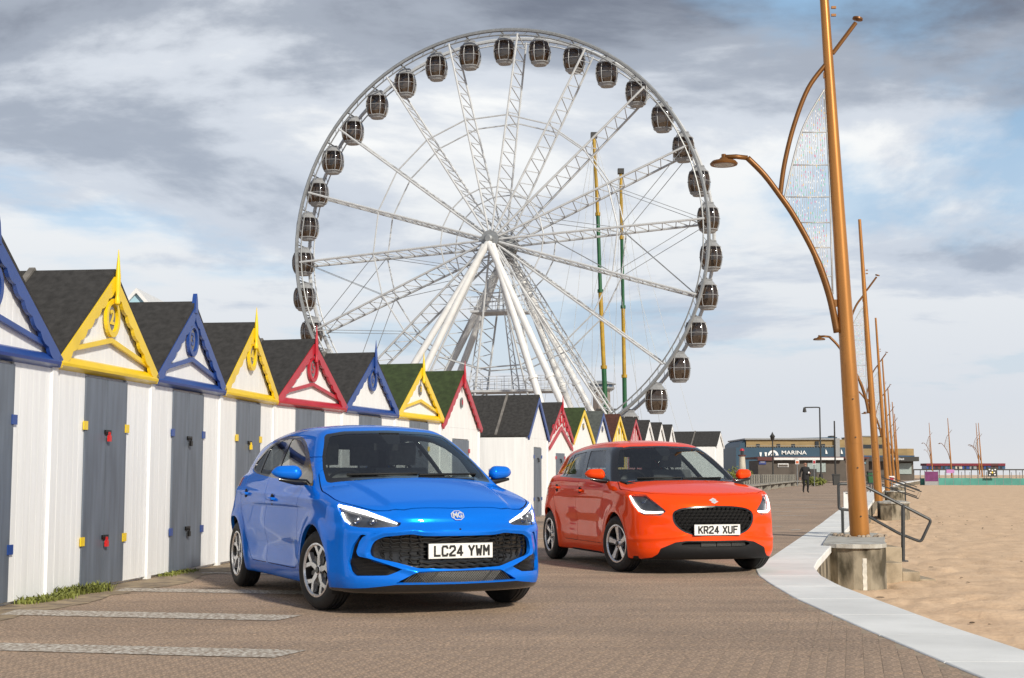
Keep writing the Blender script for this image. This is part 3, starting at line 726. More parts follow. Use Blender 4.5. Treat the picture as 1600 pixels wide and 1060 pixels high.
        MB().prism(poly, -.068, -.036+.002*sx, lambda a, b, dd: Vector((a, dd, b))).build('bargeboard', T_, t)
        # roof slope
        ov = .05
        rp = [(sx*(w/2+.015), ez-.005), (0, az+.035), (0, az+.085), (sx*(w/2+.015), ez+.045)]
        rf = MB().prism(rp, -.060, depth+.08, lambda a, b, dd: Vector((a, dd+.0, b))).build('roof', felt, t)
        if detail >= 1:
            for yy in ((.75, 1.75) if detail >= 2 else (1.2,)):
                q = [(sx*(w/2+.015), ez+.047), (sx*.001, az+.087), (sx*.001, az+.115), (sx*(w/2+.015), ez+.075)]
                MB().prism(q, yy, yy+.06, lambda a, b, dd: Vector((a, dd, b))).build('roof_batten', M_BATT, rf)
    if finial:
        m = MB(); z = az-.10; m.lathe([(.0, z-.17), (.026, z-.15), (.030, z-.11), (.018, z-.07), (.028, z), (.026, z+.12), (.014, z+.25), (.004, z+.36), (0, z+.38)], 10, 'z', Matrix.Translation((0, -.085, 0)))
        m.build('finial', T_, t, True)
    elif barge == 'scallop':
        MB().prism([(-.05, az-.05), (.05, az-.05), (.02, az+.12), (0, az+.17), (-.02, az+.12)], -.078, -.03, lambda a, b, dd: Vector((a, dd, b))).build('finial', T_, t)
    if ring:
        zc = ez+.475 if ring == 'big' else ez+.45; r0 = .165 if ring == 'big' else .075
        rn = None
        if ring == 'big':
            m = MB(); n = 28
            for k in range(n):
                a0, a1 = 2*math.pi*k/n, 2*math.pi*(k+1)/n; q = [(r*.95*math.cos(a), r*math.sin(a)*1.12) for r, a in ((r0, a0), (r0, a1), (r0*.72, a1), (r0*.72, a0))]
                m.prism(q, -.055, -.02, lambda a, b, dd: Vector((a, dd, zc+b)))
            bm_ = m.build('roundel', T_, t)
        m = MB(); q = [(r0*(.5 if ring == 'big' else .8)*math.cos(2*math.pi*k/20), r0*(.66 if ring == 'big' else 1.3)*math.sin(2*math.pi*k/20)) for k in range(20)]
        disc = m.prism(q, -.034, -.02, lambda a, b, dd: Vector((a, dd, zc+b))).build('number_disc', M_GREY, t)
        if num:
            me = text_mesh(num, r0*(1.15 if ring == 'big' else 1.6), .003, .006); me.materials.append(T_)
            inst('numeral', me, disc, (0, -.040, zc), (math.pi/2, 0, 0))
    if fret:
        m = MB()
        for sx in (-1, 1):
            q = [(sx*(w/2-.05), ez-.30), (sx*(w/2-.05), ez-.20), (0, ez+.36), (0, ez+.26)]
            MB().prism(q, -.06, -.03+.002*sx, lambda a, b, dd: Vector((a, dd, b))).build('chevron_board', T_, t)
        for k in range(7):
            x = (k-3)*w*.11; zc = ez+.22+.46*(1-abs(x)/(w/2))-.12
            pts = [(x+.10*math.cos(a), -.05, zc+.12*math.sin(a)) for a in [2*math.pi*q/14 for q in range(14)]]
            m.path(pts, .018, 5, True)
        o = m.build('fretwork', T_, t, True); tag(o, kind='stuff')
    return t
def on_ray(P, w, px):
    d = ray(px, 640); d2 = Vector((d.x, d.y)); p = Vector(P[:2]); a = d2.dot(d2); b = -2*d2.dot(p); c = p.dot(p)-w*w
    disc = max(b*b-4*a*c, 0); t = (-b+math.sqrt(disc))/2/a; return d2*t
row = lambda y: (-4.05+.125*(y-11.24), y)
H = [row(9.80), row(12.18), row(14.42), row(16.55), row(18.68), (-2.47, 20.90), (-1.87, 23.10), (-1.245, 25.33), (-.60, 27.54)]
hut(H[0], H[1], 'blue trimmed hut at the left edge, cut off by the frame', 'blue', '1', chevron=True, finial=False)
hut(H[1], H[2], 'yellow trimmed hut numbered 2 with red padlocks', 'yellow', '2', chevron=True, lock='red')
hut(H[2], H[3], 'blue trimmed hut numbered 3', 'blue', '3', chevron=True, finial=False, az=2.88)
hut(H[3], H[4], 'yellow trimmed hut numbered 4, without a chevron, right of hut 3', 'yellow', '4', lock='yellow', az=2.88)
hut(H[4], H[5], 'red trimmed hut numbered 5 with red cornice and chevron', 'red', '5', chevron=True, az=2.88)
hut(H[5], H[6], 'blue trimmed hut numbered 6 behind the blue car roof', 'blue', '6', az=2.88)
hut(H[6], H[7], 'yellow trimmed hut numbered 7 with a green felt roof', 'yellow', '7', chevron=True, ring='small', felt=M_FELTG, az=2.88)
hut(H[7], H[8], 'red scalloped hut numbered 8 with a plain front and green roof', 'red', '8', fascia=False, ring='small', felt=M_FELTG, az=2.92, ez=1.95, detail=2, doorz=1.70)
K = [Vector((.40, 34.4))]
for px in (858, 895.6, 929, 955, 981, 1004.5, 1024, 1042): K.append(on_ray(K[-1], 2.25, px))
hut(K[0], K[1], 'plain white hut with blue bargeboards and its long side wall showing', 'blue', None, fascia=False, ring=None, barge='plain', finial=False, ez=1.98, az=2.98, depth=4.2, board=.14, doorz=1.72, dw=.8)
hut(K[1], K[2], 'hut with red fretwork in its gable beside the blue plain hut', 'red', None, fascia=False, ring=None, barge='plain', finial=True, ez=1.98, az=2.9, detail=1, fret=True, doorz=1.62, dw=.8)
hut(K[2], K[3], 'small yellow edged hut with green roof and a tiny roundel', 'yellow', '11', fascia=False, ring='small', barge='plain', finial=False, felt=M_FELTG, ez=1.95, az=2.86, detail=1, stripes=None, doorz=1.6, dw=.7)
hut(K[3], K[4], 'small blue edged hut with grey green roof and a tiny roundel', 'blue', '12', fascia=False, ring='small', barge='plain', finial=False, felt=M_FELTC, ez=1.95, az=2.86, detail=1, door=False)
hut(K[4], K[5], 'yellow striped hut with a brown roof', 'yellow', None, fascia=False, ring='small', barge='plain', finial=False, felt=M_FELTB, ez=1.95, az=2.86, detail=1, door=False, stripes=M_YEL)
hut(K[5], K[6], 'red and white striped hut far along the row', 'red', None, fascia=False, ring=None, barge='plain', finial=False, ez=1.95, az=2.84, detail=1, door=False, stripes=M_RED)
for k, lab in enumerate(('white edged hut next beyond the red striped hut', 'white edged hut second beyond the red striped hut')):
    hut(K[6+k], K[7+k], lab, 'white', None, fascia=False, ring=None, barge='plain', finial=False, ez=1.95, az=2.84, detail=0, door=False)
K9 = on_ray(K[8], 2.25, 1057)
hut(K[8], K9, 'white edged hut last of the joined row', 'white', None, fascia=False, ring=None, barge='plain', finial=False, ez=1.95, az=2.84, detail=0, door=False)
hut((10.15, 70.0), (10.85, 72.2), 'lone white hut with dark roof standing apart beyond the row', 'white', None, fascia=False, ring=None, barge='plain', finial=False, ez=2.45, az=3.15, detail=1, door=False, depth=3.4)
# ---------------------------------------------------------------- big wheel
M_STEEL = pm('white painted steel', (.50, .52, .545), .45, var=.10, scale=2, metal=.0)
M_STEELD = pm('galvanised rim steel', (.26, .275, .29), .45, var=.15, scale=3, metal=.3)
M_GOND = pm('gondola grey shell', (.30, .31, .325), .4, var=.15, scale=4, coat=.2)
M_GGLASS = glass_mat('bronze gondola glass', (.66, .52, .40), .50)
M_GIN = pm('gondola tan seat', (.34, .25, .16), .6, var=.2, scale=5)
WY = 112.0; wc = at_depth(778.5, 381, WY); WR = 17.2; YAW = R(17)
wheel = thing('ferris_wheel', 'giant white observation wheel with enclosed cabins behind the beach huts', 'ferris wheel', (wc.x, WY, 0), -YAW)
HZ = wc.z; RD = 1.25   # half spacing of the two rims
def pol(r, a, y): return Vector((r*math.cos(a), y, HZ+r*math.sin(a)))
for s_ in (-1, 1):
    pts = [pol(WR, 2*math.pi*k/108, s_*RD) for k in range(108)]
    m = MB(); m.path(pts, .15, 6, True); m.path([pol(WR-.42, 2*math.pi*k/108, s_*RD) for k in range(108)], .06, 5, True)
    for k in range(108):
        m.tube(pol(WR, 2*math.pi*k/108, s_*RD), pol(WR-.42, 2*math.pi*(k+.5)/108, s_*RD), .03, n=4, cap=False)
    m.build('rim', M_STEELD if s_ < 0 else M_STEEL, wheel, True)
OFF = R(3.2)
for k in range(36):
    a = OFF+2*math.pi*k/36+R(5)
    MB().tube(pol(WR-.05, a, -RD), pol(WR-.05, a, RD), .06, n=6).build('axle_bar', M_STEEL, wheel)
HL = 2.3
def lattice(m, p0, p1, q0, q1, n, r):
    """zig-zag between chords p0-p1 and q0-q1"""
    for k in range(n):
        a = p0.lerp(p1, k/n); b = q0.lerp(q1, (k+.5)/n); c = p0.lerp(p1, (k+1)/n)
        m.tube(a, b, r, n=4, cap=False); m.tube(b, c, r, n=4, cap=False)
for k in range(18):
    a = OFF+2*math.pi*k/18; m = MB()
    f0, f1 = pol(.7, a, -HL*.86), pol(WR-.3, a, -RD); r0, r1 = pol(.7, a, HL*.86), pol(WR-.3, a, RD)
    m.tube(f0, f1, .09, n=6); m.tube(r0, r1, .09, n=6)
    # trusses narrow to about one metre deep on each spoke
    lattice(m, f0, f1, r0, r1, 15, .042)
    m.build('spoke', M_STEEL, wheel)
for rr2, rad in ((10.2, .06), (4.3, .055)):
    for s_ in (-1, 1):
        m = MB(); yy = s_*(HL*.86+(RD-HL*.86)*rr2/WR)
        for k in range(18): m.tube(pol(rr2, OFF+2*math.pi*k/18, yy), pol(rr2, OFF+2*math.pi*(k+1)/18, yy), rad, n=5)
        m.build('tie_ring', M_STEEL, wheel)
m = MB()
for k in (9, 10, 0, 17):
    for s_ in (-1, 1):
        yy = s_*RD; m.tube(pol(WR-.4, OFF+2*math.pi*k/18, yy), pol(10.2, OFF+2*math.pi*(k+1)/18, yy), .03, n=4); m.tube(pol(WR-.4, OFF+2*math.pi*(k+1)/18, yy), pol(10.2, OFF+2*math.pi*k/18, yy), .03, n=4)
        m.tube(pol(10.2, OFF+2*math.pi*k/18, yy), pol(4.3, OFF+2*math.pi*(k+1)/18, yy), .03, n=4)
tag(m.build('bracing_cable', M_STEELD, wheel), kind='stuff')
m = MB(); MY = Matrix.Translation((0, 0, HZ))
m.lathe([(0, -HL-.5), (.22, -HL-.5), (.34, -HL-.4), (.34, -HL), (.72, -HL), (.72, -HL+.12), (.40, -HL+.4), (.40, HL-.4), (.85, HL-.15), (.85, HL), (.45, HL+.4), (0, HL+.45)], 24, 'y', MY)
m.build('hub', M_STEELD, wheel, True, 35)
m = MB(); m.lathe([(0, HL-.9), (1.05, HL-.9), (1.05, HL-.2), (0, HL-.2)], 20, 'y', MY); m.build('hub_drum', M_STEELD, wheel, True, 35)
# legs
M_LEG = pm('white leg paint', (.70, .71, .72), .45, var=.06, scale=2)
def leg(name, top, foot, r):
    m = MB(); m.tube(top, foot, r, n=12); 
    q = top.lerp(foot, .56); dn = (foot-top).normalized(); m.tube(q-dn*.12, q+dn*.12, r*1.35, n=12)
    m.tube(foot+Vector((0, 0, .3)), foot-Vector((0, 0, .1)), r*1.8, n=12)
    m.build(name, M_LEG, wheel, True, 40)
for s_ in (-1, 1):
    hub = Vector((0, s_*(HL+.25), HZ-.3))
    for fx in (-11.4, 9.6):
        for k, (dx, dy) in enumerate(((0, 0), (2.5, .2))):
            leg('support_leg', hub+Vector((.3*(1 if fx > 0 else -1)*k, 0, -.2*k)), Vector((fx-math.copysign(dx, fx), s_*(5.2+dy), 0)), .28)
    # lattice ladder beside the right leg
    a, b = hub+Vector((.6, 0, -.5)), Vector((11.2, s_*5.0, 0)); off = Vector((.75, 0, .35)); m = MB()
    m.tube(a, b, .06, n=5); m.tube(a+off*.3, b+off, .06, n=5); lattice(m, a, b, a+off*.3, b+off, 26, .035)
    m.build('ladder_truss', M_STEEL, wheel)
for sx in (-1, 1):
    for s_ in (-1,):
        a, b = Vector((sx*.5, s_*1.0, HZ-3)), Vector((sx*2.6, s_*1.3, 0)); off = Vector((sx*.15, 0, 0)); off2 = Vector((sx*.8, 0, 0)); m = MB()
        m.tube(a, b, .055, n=5); m.tube(a+off, b+off2, .055, n=5); lattice(m, a, b, a+off, b+off2, 18, .03); m.build('tower_truss', M_STEEL, wheel)
def deck(z, x0, x1, y0, y1, hgt):
    m = MB(); m.box(x0, x1, y0, y1, z-.12, z+.05)
    for zz_ in (.35, .7, 1.1):
        if zz_ <= hgt: m.tube((x0, y0, z+zz_), (x1, y0, z+zz_), .03, n=4); m.tube((x0, y1, z+zz_), (x1, y1, z+zz_), .03, n=4)
    n = int((x1-x0)/.6)
    for k in range(n+1):
        x = x0+(x1-x0)*k/n
        for y in (y0, y1): m.tube((x, y, z), (x, y, z+hgt), .025, n=4)
    m.build('maintenance_deck', M_STEEL, wheel)
deck(at_depth(760, 488, WY).z, -1.9, 2.4, -1.4, 1.4, 1.1); deck(at_depth(760, 612, WY).z, -2.6, 5.2, -1.6, 1.6, 1.1); deck(2.0, -9, 9, -4.2, -1.8, 1.1)
# gondolas
GW, GH = .86, 1.08
def shell_w(t): return 1-.42*abs(2*t-1)**2.6
def gondola():
    fr = MB(); gl = MB(); n = 16; lv = 8
    ring = lambda t: [(GW*shell_w(t)*math.copysign(abs(math.cos(a))**.75, math.cos(a)), GW*.95*shell_w(t)*math.copysign(abs(math.sin(a))**.75, math.sin(a)), -GH+2*GH*t) for a in [2*math.pi*(k+.5)/n for k in range(n)]]
    rings = [ring(.10+.76*k/lv) for k in range(lv+1)]
    v = [p for r_ in rings for p in r_]; gl.add(v, [(i*n+k, i*n+(k+1) % n, (i+1)*n+(k+1) % n, (i+1)*n+k) for i in range(lv) for k in range(n)])
    for k in (1, 3, 5, 7, 9, 11, 13, 15):
        fr.path([tuple(c*1.02 if q < 2 else c for q, c in enumerate(r_[k])) for r_ in rings], .034, 5)
    for t in (.10, .50, .86):
        fr.path([tuple(c*1.02 if q < 2 else c for q, c in enumerate(p)) for p in ring(t)], .045 if t != .5 else .022, 5, True)
    b0, b1 = ring(.0), ring(.11); tp0, tp1 = ring(.85), ring(1.0)
    fr.add(b0+b1, [(k, (k+1) % n, n+(k+1) % n, n+k) for k in range(n)]+[tuple(range(n-1, -1, -1)), tuple(range(n, 2*n))])
    fr.add(tp0+tp1, [(k, (k+1) % n, n+(k+1) % n, n+k) for k in range(n)]+[tuple(range(n-1, -1, -1)), tuple(range(n, 2*n))])
    fr.box(-.42, .42, -.18, .18, GH*.98, GH+.20); fr.tube((0, -RD, GH+.26), (0, RD, GH+.26), .06, n=6)
    st = MB()
    for s_ in (-1, 1): st.box(s_*.44-.13, s_*.44+.13, -.45, .45, -.82, -.40); st.box(s_*.58-.05, s_*.58+.05, -.45, .45, -.40, .28)
    return fr.mesh('gondola', M_GOND, False), gl.mesh('cabin_glass', M_GGLASS, True), st.mesh('cabin_seat', M_GIN)
gf, gg, gs = gondola()
for k in range(36):
    a = OFF+2*math.pi*k/36+R(5); p = pol(WR-.05, a, 0)
    o = inst('gondola', gf, wheel, (p.x, p.y, p.z-GH-.26)); inst('cabin_glass', gg, o); inst('cabin_seat', gs, o)

# ---------------------------------------------------------------- ride masts behind the wheel
M_MGRN = pm('green mast paint', (.010, .095, .032), .45, var=.15, scale=3); M_MYEL = pm('mast yellow paint', (.40, .25, .02), .5, var=.2, scale=3); M_MDK = pm('dark mast iron', (.03, .03, .03), .6, var=.2)
M_WIRE = pm('thin steel cable', (.30, .32, .34), .5, var=.1)
def mast(label, pts, Y):
    P0 = [at_depth(x, y, Y) for x, y, *_ in pts]; t = thing('ride_mast', label, 'mast', (P0[-1].x, Y, 0), 0, 'tall green and yellow ride masts')
    o = Vector((P0[-1].x, Y, 0)); P0 = [p-o for p in P0]
    for i, ((x, y, r, c), nx) in enumerate(zip(pts, pts[1:])):
        mt = M_MGRN if c == 'g' else M_MYEL; m = MB(); m.tube(P0[i], P0[i+1], r, n=10); m.tube(P0[i+1]-Vector((0, 0, .15)), P0[i+1]+Vector((0, 0, .15)), r*1.5, n=10)
        m.build('mast_section', mt, t, True, 40)
    top = P0[0]; MB().box(top.x-.3, top.x+.3, -.3, .3, top.z, top.z+.5).build('pulley_head', M_MDK, t)
    for k, dx in enumerate((-7, -4.5, -1.2, 1.4, 4.6, 7.5)):
        MB().tube(top+Vector((0, 0, .3)), (dx*1.0, (-3 if k % 2 else 4), 0), .022, n=3).build('guy_cable', M_WIRE, t)
    MB().box(-.9, .9, -.5, .5, P0[-2].z-.1, P0[-2].z+.05).build('mast_collar', M_MDK, t)
    return t
mast('taller green and yellow banded ride mast behind the wheel', [(928, 216, .16, 'y'), (934, 335, .18, 'g'), (938, 455, .20, 'y'), (943.5, 574, .23, 'g'), (946, 640, .23, 'g'), (948, 758, .23, 'g')], 128)
mast('shorter green and yellow banded ride mast right of the taller one', [(970, 272, .16, 'y'), (971.5, 372, .17, 'g'), (973.5, 480, .19, 'y'), (975.5, 588, .22, 'g'), (976.5, 650, .22, 'g'), (978, 757, .22, 'g')], 136)
# ---------------------------------------------------------------- observation tower
M_TCON = pm('tower concrete', (.24, .21, .19), .9, var=.2, scale=.4, stretch=(1, 1, .3)); M_TROOF = pm('tower grey roof', (.28, .29, .30), .6, var=.15); M_TGL = pm('tower blue glazing', (.03, .08, .16), .15, var=.3, scale=1.2, coat=.6)
TY = 290.0; tp = at_depth(940, 640, TY); px = TY/FOC
t = thing('observation_tower', 'distant concrete observation tower with blue glazed cabin behind the masts', 'tower', (tp.x, TY, 0))
zt = lambda y: at_depth(940, y, TY).z
m = MB(); m.prism([(1.9*math.cos(2*math.pi*(k+.5)/8), 1.9*math.sin(2*math.pi*(k+.5)/8)) for k in range(8)], 0, zt(606), lambda a, b, d: Vector((a, b, d))); m.build('shaft', M_TCON, t)
m = MB(); m.lathe([(0, zt(612)), (2.0, zt(612)), (2.7, zt(608)), (2.7, zt(605.5)), (0, zt(605))], 12); m.build('balcony', M_TROOF, t)
m = MB(); m.lathe([(0, zt(606)), (2.5, zt(606)), (2.5, zt(601.5)), (0, zt(601))], 12); m.build('cabin_glazing', M_TGL, t)
for k in range(12):
    a = 2*math.pi*k/12; MB().tube((2.52*math.cos(a), 2.52*math.sin(a), zt(606)), (2.52*math.cos(a), 2.52*math.sin(a), zt(601.3)), .07, n=4).build('mullion', M_TROOF, t)
m = MB(); m.lathe([(0, zt(601.5)), (3.05, zt(601.5)), (3.05, zt(600)), (1.0, zt(595.5)), (0, zt(595))], 12); m.build('roof', M_TROOF, t)
for k in range(6):
    a = 2*math.pi*(k+.5)/6; MB().path([(1.85*math.cos(a), 1.85*math.sin(a), zt(617)), (2.0*math.cos(a), 2.0*math.sin(a), zt(612)), (2.6*math.cos(a), 2.6*math.sin(a), zt(608))], .08, 5).build('bracket', M_STEEL, t)
# ---------------------------------------------------------------- cars
def two_sided(name, col, metal, rough, inner=(.10, .10, .10), coat=.62):
    m = bpy.data.materials.new(name); m.use_nodes = True; t = m.node_tree; b = t.nodes['Principled BSDF']
    b.inputs['Metallic'].default_value = metal; b.inputs['Roughness'].default_value = rough
    b.inputs['Coat IOR'].default_value = 1.5; b.inputs['Coat Weight'].default_value = coat; b.inputs['Coat Roughness'].default_value = .02
    tcn = t.nodes.new('ShaderNodeTexCoord'); n = t.nodes.new('ShaderNodeTexNoise'); n.inputs['Scale'].default_value = 900
    t.links.new(tcn.outputs['Object'], n.inputs[0])
    cc = rampn(t, n.outputs[0], [(.35, tuple(c*.86 for c in col)), (.65, tuple(min(1, c*1.12) for c in col))])
    t.links.new(cc, b.inputs['Base Color'])
    b.inputs['Specular IOR Level'].default_value = 0.0
    d = t.nodes.new('ShaderNodeBsdfDiffuse'); d.inputs[0].default_value = (*inner, 1)
    g = t.nodes.new('ShaderNodeNewGeometry'); mx = t.nodes.new('ShaderNodeMixShader')
    t.links.new(g.outputs['Backfacing'], mx.inputs[0]); t.links.new(b.outputs[0], mx.inputs[1]); t.links.new(d.outputs[0], mx.inputs[2])
    t.links.new(mx.outputs[0], t.nodes['Material Output'].inputs[0]); return m
M_CBLACK = pm('gloss black trim', (.012, .012, .013), .18, var=.1, coat=.5)
M_CPLAS = pm('black plastic', (.010, .010, .011), .6, var=.15, scale=30, bump=.05, bscale=400, spec=.25)
M_CDARK = pm('dark cabin fabric', (.12, .12, .125), .85, var=.2, scale=20)
M_GAPBLK = pm('black gap shade and trim', (.006, .006, .006), .8, var=.1)  # black stands in for shade in gaps and handle hollows, also plain trim
M_TYRE = pm('tyre rubber', (.022, .022, .023), .72, var=.2, scale=25, bump=.08, bscale=200)
M_ALLOY = pm('diamond cut alloy', (.82, .82, .83), .24, metal=.6, var=.06, scale=40, rvar=.05)
M_ALLOYD = pm('black alloy pocket', (.02, .02, .021), .35, var=.15, coat=.4)
M_DISC = pm('brake disc steel', (.35, .34, .33), .4, metal=.9, var=.15, scale=30)
M_WELL = pm('wheel arch liner', (.009, .009, .009), .9, var=.2)
M_CHROME = pm('badge chrome', (.86, .87, .9), .3, metal=.55, var=.04)
M_LAMPIN = pm('headlamp reflector', (.25, .26, .28), .2, metal=.9, var=.2, scale=20)
M_LAMPDK = pm('headlamp dark housing', (.075, .078, .085), .3, metal=.5, var=.4, scale=14, coat=.5)
M_DRL = emit_mat('daytime running light', (1.0, .96, .88), 2.4)
M_PLATE = pm('white number plate', (.80, .80, .78), .35, var=.03, scale=12)
M_PLATEK = pm('plate black characters', (.01, .01, .01), .4, var=.1)
M_REDLAMP = pm('red lamp lens', (.35, .01, .01), .15, var=.15, coat=.6)
M_AMBER = pm('amber lens', (.6, .18, .02), .2, var=.1, coat=.6)
M_CGLASS = glass_mat('car window glass', (.86, .93, .92), .12, ior=1.95)
M_CPRIV = glass_mat('rear privacy glass', (.7, .75, .76), .55)
M_CLENS = glass_mat('clear lamp lens', (.97, .98, 1.0), .03)
M_RADI = pm('radiator fins', (.10, .10, .098), .45, metal=.6, var=.3, scale=90)

def np_mesh(name, V, F, mats, N=None):
    me = bpy.data.meshes.new(name); me.from_pydata([tuple(p) for p in V], [], F)
    for m in (mats if isinstance(mats, (list, tuple)) else [mats]): me.materials.append(m)
    me.polygons.foreach_set('use_smooth', [True]*len(me.polygons)); me.update()
    if N is not None: me.normals_split_custom_set_from_vertices([tuple(n) for n in N])
    return me
def skin_part(sk, tagname, name, mat, parent, side=0, push=0.0, flange=0.0, fdir=None, sub=None):
    """faces of one tag -> one mesh object; optional inward flange round its edges"""
    V, N = sk.V, sk.N; si = np.nonzero(sk.T == tagname)[0]
    if side and len(si): si = si[(V[sk.F[si], 1].mean(1) > 0) == (side > 0)]
    if not len(si): return None
    sel = [sk.face(i) for i in si]
    used = sorted({i for f in sel for i in f}); mp = {i: k for k, i in enumerate(used)}
    v2 = V[used]-N[used]*push; n2 = N[used]; F = [tuple(mp[i] for i in f) for f in sel]
    if flange:
        cnt = {}
        for f in F:
            for k in range(len(f)):
                a, b = f[k], f[(k+1) % len(f)]; cnt.setdefault((min(a, b), max(a, b)), []).append((a, b))
        be = [e[0] for e in cnt.values() if len(e) == 1]
        vs, ns = list(v2), list(n2); ext = {}
        def dup(i):
            if i not in ext:
                d = -n2[i] if fdir is None else np.array(fdir)
                ext[i] = (len(vs), len(vs)+1); vs.append(v2[i]); vs.append(v2[i]+d*flange)
                ns.append(None); ns.append(None)
            return ext[i]
        for a, b in be:
            a0, a1 = dup(a); b0, b1 = dup(b); F.append((b0, a0, a1, b1))
            t = np.cross(v2[b]-v2[a], n2[a]); l = np.linalg.norm(t); t = t/l if l > 0 else n2[a]
            for i in (a0, a1, b0, b1): ns[i] = t if ns[i] is None else ns[i]+t
        ns = [n/max(np.linalg.norm(n), 1e-9) for n in ns]; v2, n2 = np.array(vs), np.array(ns)
    o = bpy.data.objects.new(name, np_mesh(name, v2, F, mat, n2)); C.objects.link(o); o.parent = parent
    return o
def front_x(f, ys, zs, lo=.2, hi=1.05):
    ys = np.asarray(ys, float); zs = np.asarray(zs, float); a = np.full(ys.shape, lo); b = np.full(ys.shape, hi)
    for _ in range(28):
        m = (a+b)/2; ins = f(m, ys, zs) < 0; a = np.where(ins, m, a); b = np.where(ins, b, m)
    return (a+b)/2
_fx = {}
def nose_x(f, ys, zs):
    """nose surface from a table (bilinear)"""
    if id(f) not in _fx:
        gy = np.linspace(-.9, .9, 181); gz = np.linspace(.15, .9, 151)
        _fx[id(f)] = front_x(f, gy[:, None]+0*gz[None, :], gz[None, :]+0*gy[:, None])
    G = _fx[id(f)]; a = np.clip((np.asarray(ys)+.9)/.01, 0, 179.999); b = np.clip((np.asarray(zs)-.15)/.005, 0, 149.999)
    i = a.astype(int); j = b.astype(int); u = a-i; v = b-j
    return (G[i, j]*(1-u)+G[i+1, j]*u)*(1-v)+(G[i, j+1]*(1-u)+G[i+1, j+1]*u)*v
def sur_pt(f, y, z): return float(nose_x(f, np.array([y]), np.array([z]))[0])
def bar_on_front(mb, f, pts, hw, hz, back, n=None):
    """thin bar following the nose at (y,z) points; hw/hz half sizes"""
    ys = np.array([p[0] for p in pts]); zs = np.array([p[1] for p in pts]); xs = nose_x(f, ys, zs)-back
    ps = [Vector((x, y, z)) for x, y, z in zip(xs, ys, zs)]
    mb.path(ps, hz, n or 5)

def wheel_mesh(kind, rw, wd):
    """meshes of one wheel round the y axis, outer face at -y"""
    h = wd/2; rr = rw-.105
    t = MB(); prof = [(rr-.012, -h+.022), (rr+.008, -h+.002), (rw-.055, -h-.006), (rw-.022, -h+.006), (rw-.006, -h+.026)]
    g = [-.052, -.018, .018, .052]
    for q in g: prof += [(rw, q-.006), (rw-.009, q-.004), (rw-.009, q+.004), (rw, q+.006)]
    prof += [(rw-.006, h-.026), (rw-.022, h-.006), (rw-.055, h+.006), (rr+.008, h-.002), (rr-.012, h-.022)]
    t.lathe(prof, 64, 'y'); tyre = t.mesh('tyre', M_TYRE, True, 50)
    r = MB(); r.lathe([(rr-.004, -h+.010), (rr+.006, -h+.001), (rr-.006, -h-.001), (rr-.016, -h+.012)], 56, 'y', closed=True)
    rim = r.mesh('rim', M_ALLOY, True, 40)
    b = MB(); b.lathe([(rr-.012, -h+.012), (rr-.025, -h+.06), (rr-.03, h-.03), (rr-.005, h-.02), (rr-.005, -h+.03)], 48, 'y', closed=True)
    b.lathe([(.0, .0), (rr-.03, .0), (rr-.03, .01), (.0, .01)], 32, 'y')
    barrel = b.mesh('barrel', M_ALLOYD, True, 40)
    d = MB(); d.lathe([(.05, -.02), (.13, -.02), (.13, .0), (.05, .0)], 40, 'y', closed=True); disc = d.mesh('brake_disc', M_DISC, True, 30)
    sp = MB(); dk = MB(); ys0, ys1 = -h+.012, -h+.050
    def slab(poly, a, y0, y1, mb, dish=.0):
        ca, sa = math.cos(a), math.sin(a)
        def fn(u, v, dd): 
            rad = math.hypot(u, v); return Vector((u*ca-v*sa, dd+dish*(1-rad/rr), u*sa+v*ca))
        mb.prism(poly, y0, y1, fn)
    for k in range(5):
        a = 2*math.pi*k/5+(math.pi/2 if kind == 'y' else math.pi/2+.2)
        if kind == 'y':
            stem = [(.03, -.024), (.112, -.017), (.128, .0), (.112, .017), (.03, .024)]
            slab(stem, a, ys0, ys1, sp, .012)
            for s_ in (-1, 1):
                arm = [(.102, -.006*s_), (.112, .017*s_), (rr-.010, .084*s_), (rr-.006, .046*s_), (.136, -.003*s_)]
                slab(arm if s_ > 0 else arm[::-1], a, ys0, ys1, sp, .012)
                e = [(rr-.01, .074*s_), (rr-.006, .046*s_), (rr-.045, .056*s_), (rr-.05, .062*s_)]
            # dark inner web between the stems
            web = [(.03, .02), (.08, .02), (.11, .05), (.10, .075), (.05, .05)]
            slab(web, a+.15, ys0+.012, ys1, dk, .012)
        else:
            blade = [(.025, -.026), (.09, -.022), (rr-.03, -.030), (rr-.008, -.050), (rr-.006, .012), (rr-.03, .030), (.09, .018), (.025, .024)]
            slab(blade, a, ys0+.004, ys1, sp, .016)
            blade2 = [(.06, .022), (rr-.03, .034), (rr-.008, .022), (rr-.010, .062), (rr-.04, .052), (.08, .034)]
            slab(blade2, a, ys0+.018, ys1+.004, dk, .016)
    sp.lathe([(.0, ys0+.004), (.026, ys0+.004), (.052, ys0+.016), (.052, ys1+.01), (.0, ys1+.01)], 20, 'y')
    spokes = sp.mesh('spokes', M_ALLOY, False)
    hb = MB(); hb.lathe([(.0, ys0-.004), (.022, ys0-.004), (.028, ys0+.002), (.028, ys0+.012), (.0, ys0+.012)], 20, 'y')
    for k in range(5):
        a = 2*math.pi*k/5+math.pi/2+.63; c_, s_ = .044*math.cos(a), .044*math.sin(a)
        hb.tube((c_, ys0+.006, s_), (c_, ys0+.03, s_), .008, n=8)
    hub = hb.mesh('hub_cap', M_CBLACK, True, 40)
    return [('tyre', tyre), ('rim', rim), ('barrel', barrel), ('brake_disc', disc), ('spokes', spokes), ('hub_cap', hub)]+([('spoke_web', dk.mesh('spoke_web', M_ALLOYD))] if dk.v else [])
